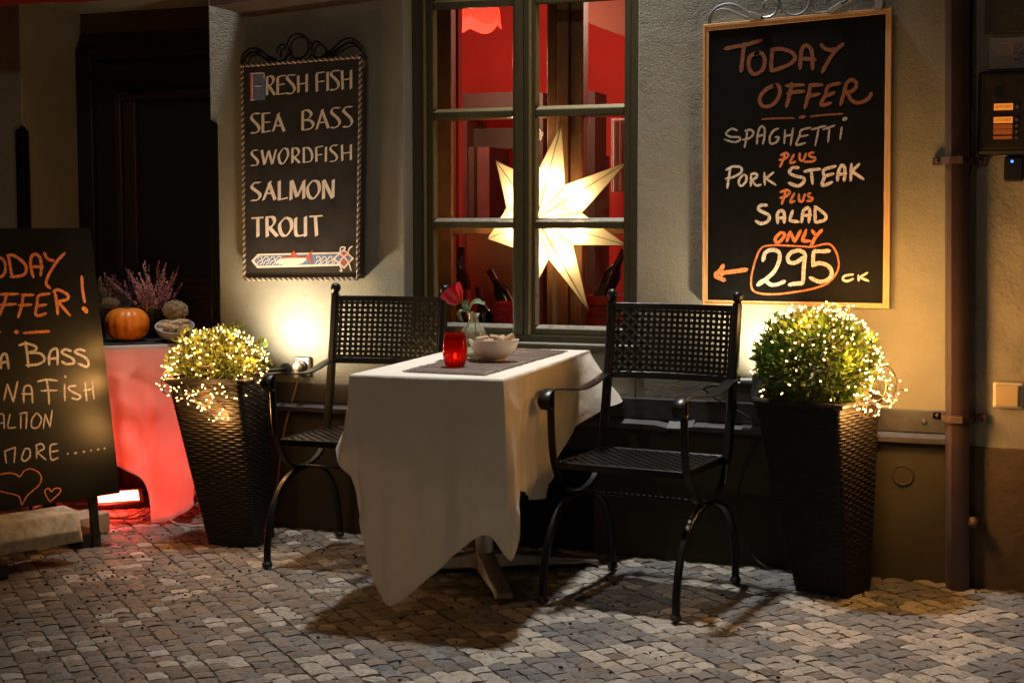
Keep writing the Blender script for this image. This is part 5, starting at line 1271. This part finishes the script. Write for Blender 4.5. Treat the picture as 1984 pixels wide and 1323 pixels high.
# cables
def cable(name, label, pts, r_, matl): m = MB(); m.tube(smooth_path(pts, 8), r_, 8); return tag(m.build(name, matl, smooth=True), label, 'cable')
zc = .008
cable('power_cable', 'red lit cable looping over the cobbles from the floodlight', [PG(280, 985, zc), PG(250, 1000, zc), PG(205, 1003, zc), PG(260, 1004, zc), PG(300, 990, zc), PG(320, 1000, zc), PG(345, 1015, zc), PG(385, 1020, zc), PG(410, 1012, zc)], .004, M['cable_red'])
pc = PG(372, 985, .0)+V((-.0, .0, .05))
m = MB(); m.tube([pc+V((-.03, .03, .0)), pc+V((.012, -.012, -.004))], .024, 16); m.tube([pc+V((.012, -.012, -.004)), pc+V((.02, -.02, -.03)), pc+V((.0, -.02, -.048))], .006, 8); tag(m.build('plug_connector', M['plastic_black'], smooth=True), 'black round plug hanging by the left planter foot', 'plug')
ss = PY(590, 712, -.045)
cable('socket_cable', 'cream cable dropping from the wall socket behind the left chair', [PY(580, 722, -.045), PY(574, 750, -.03), PY(562, 790, -.02), PY(552, 830, -.02), PY(545, 870, -.02), PY(538, 930, -.02), PY(530, 990, -.02), PG(520, 1035, .005)], .0045, M['cable_cream'])
cable('planter_cable', 'thin black cable curving down the wall beside the right planter', [PY(1362, 752, -.03), PY(1385, 772, -.025), PY(1420, 790, -.03), PY(1458, 815, -.03), PY(1466, 838, -.03), PY(1445, 890, -.02), PY(1430, 940, -.02), PY(1434, 1010, -.02), PY(1455, 1070, -.02), PG(1490, 1100, .006), PG(1528, 1092, .006)], .0032, M['cable_black'])
cable('connector_cable', 'short black lead lying on the rail behind the right chair', [PY(1362, 752, -.03), PY(1380, 746, -.03), PY(1400, 748, -.03), PY(1420, 746, -.03)], .006, M['cable_black'])

# wall socket and switch
c = PY(589, 709, 0)
T = thing('wall_socket', 'metal wall socket with a cream plug beside the left planter', 'socket', (c.x, 0, c.z))
m = MB(); m.bb(c.x-.036, c.x+.036, -.020, -.0005, c.z-.040, c.z+.040); m.build('socket_plate', M['steel'], T, bevel=.006)
m = MB(); m.lathe((c.x, -.0205, c.z), [(.026, 0), (.026, .010), (.022, .012)], 28, axis=(0, -1, 0)); m.build('socket_ring', M['plastic_black'], T, smooth=True)
for sx in (-1, 1):
    m = MB(); m.lathe((c.x+sx*.024, -.0205, c.z+.028), [(.005, 0), (.004, .002)], 10, axis=(0, -1, 0)); m.build('screw', M['plastic_black'], T)
m = MB(); m.lathe((c.x-.004, -.033, c.z), [(.019, 0), (.019, .018), (.012, .03)], 20, axis=(0, -1, 0)); m.bb(c.x-.014, c.x+.004, -.058, -.035, c.z-.045, c.z-.005); tag(m.build('power_plug', M['white_plastic'], bevel=.004), 'cream plug pushed into the metal wall socket', 'plug')
c = PY(1953, 764, -.016)
T = thing('light_switch', 'square cream outdoor switch on the neighbouring wall at the right edge', 'switch', (c.x, -.016, c.z))
m = MB(); m.bb(c.x-.048, c.x+.052, -.046, -.0165, c.z-.045, c.z+.045); m.build('switch_box', M['white_plastic'], T, bevel=.008)
m = MB(); m.bb(c.x-.041, c.x+.036, -.055, -.0465, c.z-.038, c.z+.036); m.build('rocker', mat('cream_rocker', (.52, .40, .23), .5), T, bevel=.004)

# round cap, tie stub
c = PY(1750, 920, 0); m = MB(); m.lathe((c.x, -.0005, c.z), [(.040, 0), (.040, .004), (.034, .010), (.030, .006), (.026, .006), (.010, .009)], 28, axis=(0, -1, 0)); tag(m.build('round_wall_cap', M['plaster_low'], smooth=True), 'round painted cap on the wall right of the planter', 'wall cap')
c = PY(1892, 1010, -.03); m = MB(); m.tube([(c.x, -.027, c.z), (c.x-.005, -.075, c.z+.004)], .018, 14); m.lathe((c.x, -.0275, c.z), [(.026, 0), (.026, .008)], 18, axis=(0, -1, 0)); m.ball((c.x-.005, -.076, c.z+.004), .022, 14, 8); tag(m.build('pipe_stub', M['rustmetal'], smooth=True), 'short rusty pipe stub low on the right wall beside the drainpipe', 'pipe stub')

# intercom and plaques on the neighbour wall
yN = -.016
a, b = PY(1897, 140, yN), PY(1900, 302, yN)
T = thing('intercom_panel', 'brown doorbell intercom with amber lit name plates at the right edge', 'intercom', (a.x+.1, yN, (a.z+b.z)/2))
x0, x1, z0, z1 = a.x, a.x+.23, b.z, a.z
m = MB(); m.bb(x0, x1, yN-.035, yN-.0005, z0, z1); m.build('housing', M['intercom_rim'], T, bevel=.012)
m = MB(); m.bb(x0+.022, x1-.022, yN-.040, yN-.0355, z0+.02, z1-.016); m.build('face_plate', M['intercom'], T, bevel=.002)
yf = yN-.040
def cz(py): return PY(1940, py, yf).z
def cxp(px): return PY(px, 240, yf).x
for (p0_, p1_, matl, k) in ((201, 214, 'amber_lit', 1), (227, 239, 'amber_lit', 1), (241, 250, 'amber_dim', 0), (251, 261, 'amber_dim', 0), (264, 270, 'amber_dim', 0)):
    m = MB(); m.bb(cxp(1925), cxp(1962), yf-.003, yf-.0004, cz(p1_), cz(p0_)); pl = m.build('name_plate', M[matl], T, bevel=.0006)
    if k:
        m = MB(); txt = [[(0, 0), (0, 1), (.5, .8), (.0, .5), (.6, 0)], [(.9, 0), (.9, 1)], [(1.2, 1), (1.7, 1)], [(1.2, .5), (1.7, .5)], [(2, 0), (2, 1), (2.5, .6), (2, .4)], [(2.9, 0), (2.9, 1)], [(3.2, 1), (3.8, 1)], [(3.5, 1), (3.5, 0)], [(4.1, 0), (4.1, 1)], [(4.5, 0), (5, 0), (5, 1), (4.5, 1), (4.5, 0)], [(5.4, 0), (5.4, 1), (5.9, 0), (5.9, 1)]]
        x_, z_ = cxp(1930), (cz(p0_)+cz(p1_))/2-.004; L_ = (cxp(1958)-x_)/6
        for stt in txt: m.bar([(x_+q*L_, yf-.0034, z_+r_*.008) for q, r_ in stt], .0012, .0004, (.3, 0, 1)) if False else m.tube([(x_+q*L_, yf-.0034, z_+r_*.008) for q, r_ in stt], .0006, 4)
        m.build('name_text', M['plaque_text'], pl)
for py in (208, 233, 245, 256, 268):
    m = MB(); m.lathe((cxp(1970), yf-.0003, cz(py)), [(.006, 0), (.005, .004)], 14, axis=(0, -1, 0)); m.build('button', M['steel'], T, smooth=True)
m = MB()
for i in range(5): m.bb(cxp(1926), cxp(1944), yf-.0015, yf-.0004, cz(170+i*4.6)-.0015, cz(170+i*4.6)+.0015)
m.build('speaker_slot', M['black'], T)
a = PY(1946, 305, yN); b = PY(1983, 352, yN)
T = thing('key_reader', 'small black key reader with a blue light below the intercom', 'key reader', ((a.x+b.x)/2, yN, (a.z+b.z)/2))
m = MB(); m.bb(a.x, b.x, yN-.022, yN-.0005, b.z, a.z); m.build('housing', M['plastic_black'], T, bevel=.006)
q = PY(1961, 313, yN-.022); m = MB(); m.lathe((q.x, yN-.0222, q.z), [(.0045, 0), (.003, .0025)], 14, axis=(0, -1, 0)); m.build('led', M['blue_led'], T, smooth=True)
a = PY(1917, 75, yN); b = PY(1917, 138, yN)
T = thing('steel_plaque', 'brushed steel plaque with an orange shield above the intercom', 'plaque', (a.x, yN, a.z))
m = MB(); m.bb(a.x, a.x+.28, yN-.010, yN-.003, b.z+.004, a.z); m.build('plate', M['plaque_steel'], T, bevel=.0015)
pp = V((0, yN-.010, 0)); mb = MB(); oo = (1860, 0); k = 8.27
ink(mb, [[(820, 690), (825, 800), (820, 930), (770, 1010), (690, 1060), (630, 1045)]], oo, k, 26, pp, YN, .0006); ink(mb, [[(640, 700), (690, 695), (740, 690), (815, 690)], [(650, 760), (650, 820)], [(650, 765), (685, 770), (680, 795), (652, 795)], [(710, 760), (710, 820)], [(740, 755), (740, 820)], [(565, 890), (570, 925)], [(600, 890), (600, 920)], [(630, 885), (660, 885), (640, 915), (665, 915)], [(690, 880), (690, 915)], [(720, 880), (745, 880), (745, 910), (720, 910), (720, 880)]], oo, k, 12, pp, YN, .0009); mb.build('shield_mark', M['plaque_orange'], T, recalc=False)
mb = MB(); ink(mb, [[(930, 725), (885, 735), (880, 780), (930, 785)], [(960, 790), (960, 720), (1000, 735), (962, 755)], [(1020, 790), (1045, 715), (1070, 785)], [(880, 885), (880, 830), (920, 840), (882, 860)], [(945, 880), (945, 825)], [(985, 880), (985, 825)], [(945, 852), (985, 850)], [(1010, 822), (1010, 878), (1045, 875)], [(880, 985), (880, 930)], [(880, 930), (920, 985)], [(920, 985), (920, 930)], [(950, 950), (975, 930), (1000, 950), (985, 985), (955, 980), (950, 950)], [(1020, 930), (1060, 925)], [(1040, 930), (1040, 985)]], oo, k, 12, pp, YN, .0006); mb.build('plaque_text', M['plaque_text'], T, recalc=False)
a = PY(1910, 0, yN); b = PY(1910, 66, yN)
T = thing('dark_plaque', 'dim brown notice plaque cut off at the top right corner', 'plaque', (a.x, yN, a.z))
m = MB(); m.bb(a.x, a.x+.30, yN-.014, yN-.002, b.z, b.z+.24); m.build('plate', M['plaque'], T, bevel=.002)
mb = MB(); pp = V((0, yN-.014, 0)); ink(mb, [[(860, 170), (1080, 150)], [(860, 215), (1080, 195)]], oo, k, 60, pp, YN, .0008); ink(mb, [[(590, 205), (820, 190)], [(600, 245), (840, 228)], [(575, 375), (735, 360)], [(830, 15), (1080, -15)]], oo, k, 14, pp, YN, .0008); mb.build('plaque_text', M['plaque_text'], T, recalc=False)

# ================================================================== things behind the window
# star
sc = PY(1053, 424, .165)
T = thing('paper_star', 'large lit cream paper star glowing behind the right window sash', 'star lamp', sc)
tips = [PY(1088, 240, .165), PY(1216, 314, .165), PY(1217, 476, .165), PY(1141, 602, .165), PY(1022, 585, .165), PY(944, 463, .165), PY(961, 312, .165)]
n7 = 7; fr_, bk_ = sc+V((0, -.075, 0)), sc+V((0, .06, 0))
val = []
for i in range(n7):
    a, b = (tips[i]-sc), (tips[(i+1) % n7]-sc); d = (a.normalized()+b.normalized()).normalized(); val.append(sc+d*.162)
m = MB(); vs = [fr_, bk_]+tips+val; fs = []
for i in range(n7):
    t, vL, vR = 2+i, 2+n7+(i-1) % n7, 2+n7+i; fs += [(0, vL, t), (0, t, vR), (1, t, vL), (1, vR, t)]
m.add(vs, fs); m.build('star_shade', M['paper'], T, recalc=True)
m = MB(); oy = V((0, -.0012, 0))
for i in range(n7):
    m.tube([fr_+oy, tips[i]+oy], .0019, 4); m.tube([fr_+oy, val[i]+oy], .0016, 4); m.tube([tips[i]+oy, val[i]+oy], .0016, 4); m.tube([tips[i]+oy, val[(i-1) % n7]+oy], .0016, 4)
m.build('seam', M['seam'], T)
m = MB(); pb_ = PY(1075, 660, .175); m.tube([V((pb_.x, .175, ZB-.001)), V((sc.x+.045, .175, sc.z-.10))], .010, 12); m.lathe((pb_.x, .175, ZB-.0015), [(.05, 0), (.05, .008), (.012, .014)], 24); m.build('pole', M['pole'], T, smooth=True)
m = MB(); m.ball(sc+V((0, -.005, 0)), .016, 14, 10); m.build('light_bulb', emit('star_bulb', (1, .80, .45), 6), T, smooth=True)
lamp('star_and_fill_light', 'POINT', sc+V((0, -.006, 0)), 3.6, (1, .76, .42), .04)
for t_ in tips: lamp('star_and_fill_light', 'POINT', sc.lerp(t_, .42)+V((0, -.004, 0)), 1.25, (1, .75, .41), .014)
for x_, z_ in ((-.16, 1.30), (-.05, 1.62)): lamp('star_and_fill_light', 'POINT', (x_, .185, z_), 1.1, (1, .72, .38), .03)  # added fill lamps beside the star, brightening the dark inner window frame
# jar with corks
jc = PY(872, 640, .42); jc.z = ZB-.0015
T = thing('cork_jar', 'glass swing top jar full of corks on the left of the window sill', 'jar', jc)
m = MB(); m.lathe(jc, [(.060, 0), (.066, .006), (.066, .26), (.060, .285), (.045, .30), (.045, .325), (.050, .33), (.050, .345), (.03, .352)], 32); m.build('jar_glass', M['jar_glass'], T, smooth=True)
m = MB(); m.tube([jc+V((.047, 0, .30)), jc+V((.060, -.01, .33)), jc+V((.062, -.01, .27))], .002, 6); m.build('clasp', M['steel'], T)
rj = random.Random(6)
for i in range(34):
    a = i*2.4; r_ = .052*math.sqrt((i % 7+.5)/7); cork(jc+V((r_*math.cos(a)*.8, r_*math.sin(a)*.8, .03+.0068*i)), (R(rj.uniform(50, 120)), R(rj.uniform(0, 60)), rj.uniform(0, 3)), 'wine cork packed inside the tall glass jar', 'corks in the glass jar')
# bottles
def bottle(label, loc, d, L=.30, lab=True):
    T = thing('wine_bottle', label, 'bottle', loc, 0, 'wine bottles behind the window')
    loc = V(loc); d = V(d).normalized()
    m = MB(); m.lathe(loc, [(.030, 0), (.037, .004), (.0375, L*.60), (.034, L*.66), (.020, L*.74), (.0145, L*.80), (.0135, L*.97), (.0155, L*.975), (.0155, L)], 24, axis=d); m.build('bottle_glass', M['bottle'], T, smooth=True)
    m = MB(); m.lathe(loc, [(.0150, L*.83), (.0150, L*.972), (.0170, L*.974), (.0170, L*1.004), (.001, L*1.005)], 18, axis=d); m.build('capsule', M['capsule'], T, smooth=True)
    if lab:
        m = MB(); m.lathe(loc, [(.0380, L*.16), (.0380, L*.50)], 24, False, False, axis=d); m.build('bottle_label', M['label_red'], T, smooth=True)
b0 = PY(895, 640, .47); b0.z = ZB
bottle('dark wine bottle with a red label standing beside the glass jar', b0, (0, 0, 1), .36)
bottle('dark bottle leaning left with a red sparkle, low in the left pane', PY(955, 690, .50), PY(927, 560, .52)-PY(955, 690, .50), .30, False)
bottle('dark bottle leaning in the rack at the right of the left pane', PY(1010, 640, .60), PY(968, 560, .62)-PY(1010, 640, .60), .30, False)
bottle('dark bottle leaning right behind the star in the right pane', PY(1150, 610, .50), PY(1195, 515, .50)-PY(1150, 610, .50), .30, False)
m = MB(); pxbox(m, 905, 1040, 452, 700, .75, .04); tag(m.build('bench_back', M['room_brown'], bevel=.004), 'plain brown bench back seen through the lower left pane', 'bench')
def crate(label, x0, x1, y0, y1, Y):
    a, b = PY(x0, y1, Y), PY(x1, y0, Y); m = MB(); z0 = max(ZB-.001, a.z); d = .12
    for k in range(4):
        za = z0+(b.z-z0)*k/4; zb = z0+(b.z-z0)*(k+.88)/4
        m.bb(a.x, b.x, Y, Y+.006, za, zb); m.bb(a.x, b.x, Y+d, Y+d+.006, za, zb); m.bb(a.x, a.x+.006, Y+.0065, Y+d-.0005, za, zb); m.bb(b.x-.006, b.x, Y+.0065, Y+d-.0005, za, zb)
    m.bb(a.x+.007, b.x-.007, Y+.007, Y+d-.001, z0, z0+.006)
    for x in (a.x+.007, b.x-.02): m.bb(x, x+.013, Y+.0065, Y+.018, z0+.0065, b.z)
    tag(m.build('red_crate', M['red_box']), label, 'crate', 'red crates on the inner sill')
crate('red slatted crate in the lower left pane beside the mullion', 958, 1012, 585, 640, .44)
crate('red slatted crate in the lower right pane beside the star tip', 1128, 1190, 572, 652, .40)
# red lamp shade inside
lc = PY(872, 20, 1.6); 
T = thing('red_lamp_shade', 'bright red scalloped lamp shade at the top of the left pane', 'lamp', lc)
m = MB(); K = 48; vs = []
for i, (r_, z_) in enumerate([(.26, -.06), (.25, 0), (.19, .10), (.06, .17)]):
    for j in range(K): q = 2*math.pi*j/K; vs.append(lc+V((r_*math.cos(q), r_*math.sin(q), z_-(.035*abs(math.sin(q*4)) if i == 0 else 0))))
m.add(vs, [(i*K+j, i*K+(j+1) % K, (i+1)*K+(j+1) % K, (i+1)*K+j) for i in range(3) for j in range(K)]); m.build('shade', M['red_shade'], T, smooth=True, angle=180)
m = MB(); m.tube([lc+V((0, 0, .17)), (lc.x, lc.y, 2.799)], .006, 6); m.build('cord', M['plastic_black'], T)
m = MB(); m.ball(lc+V((0, 0, .05)), .03, 14, 8); m.build('light_bulb', emit('room_bulb', (1, .40, .2), 4), T, smooth=True)
lamp('room_light', 'POINT', lc+V((0, 0, -.30)), 62, (1, .60, .40), .05)
lamp('room_light', 'POINT', (1.2, 1.9, 2.4), 66, (1, .62, .44), .08)
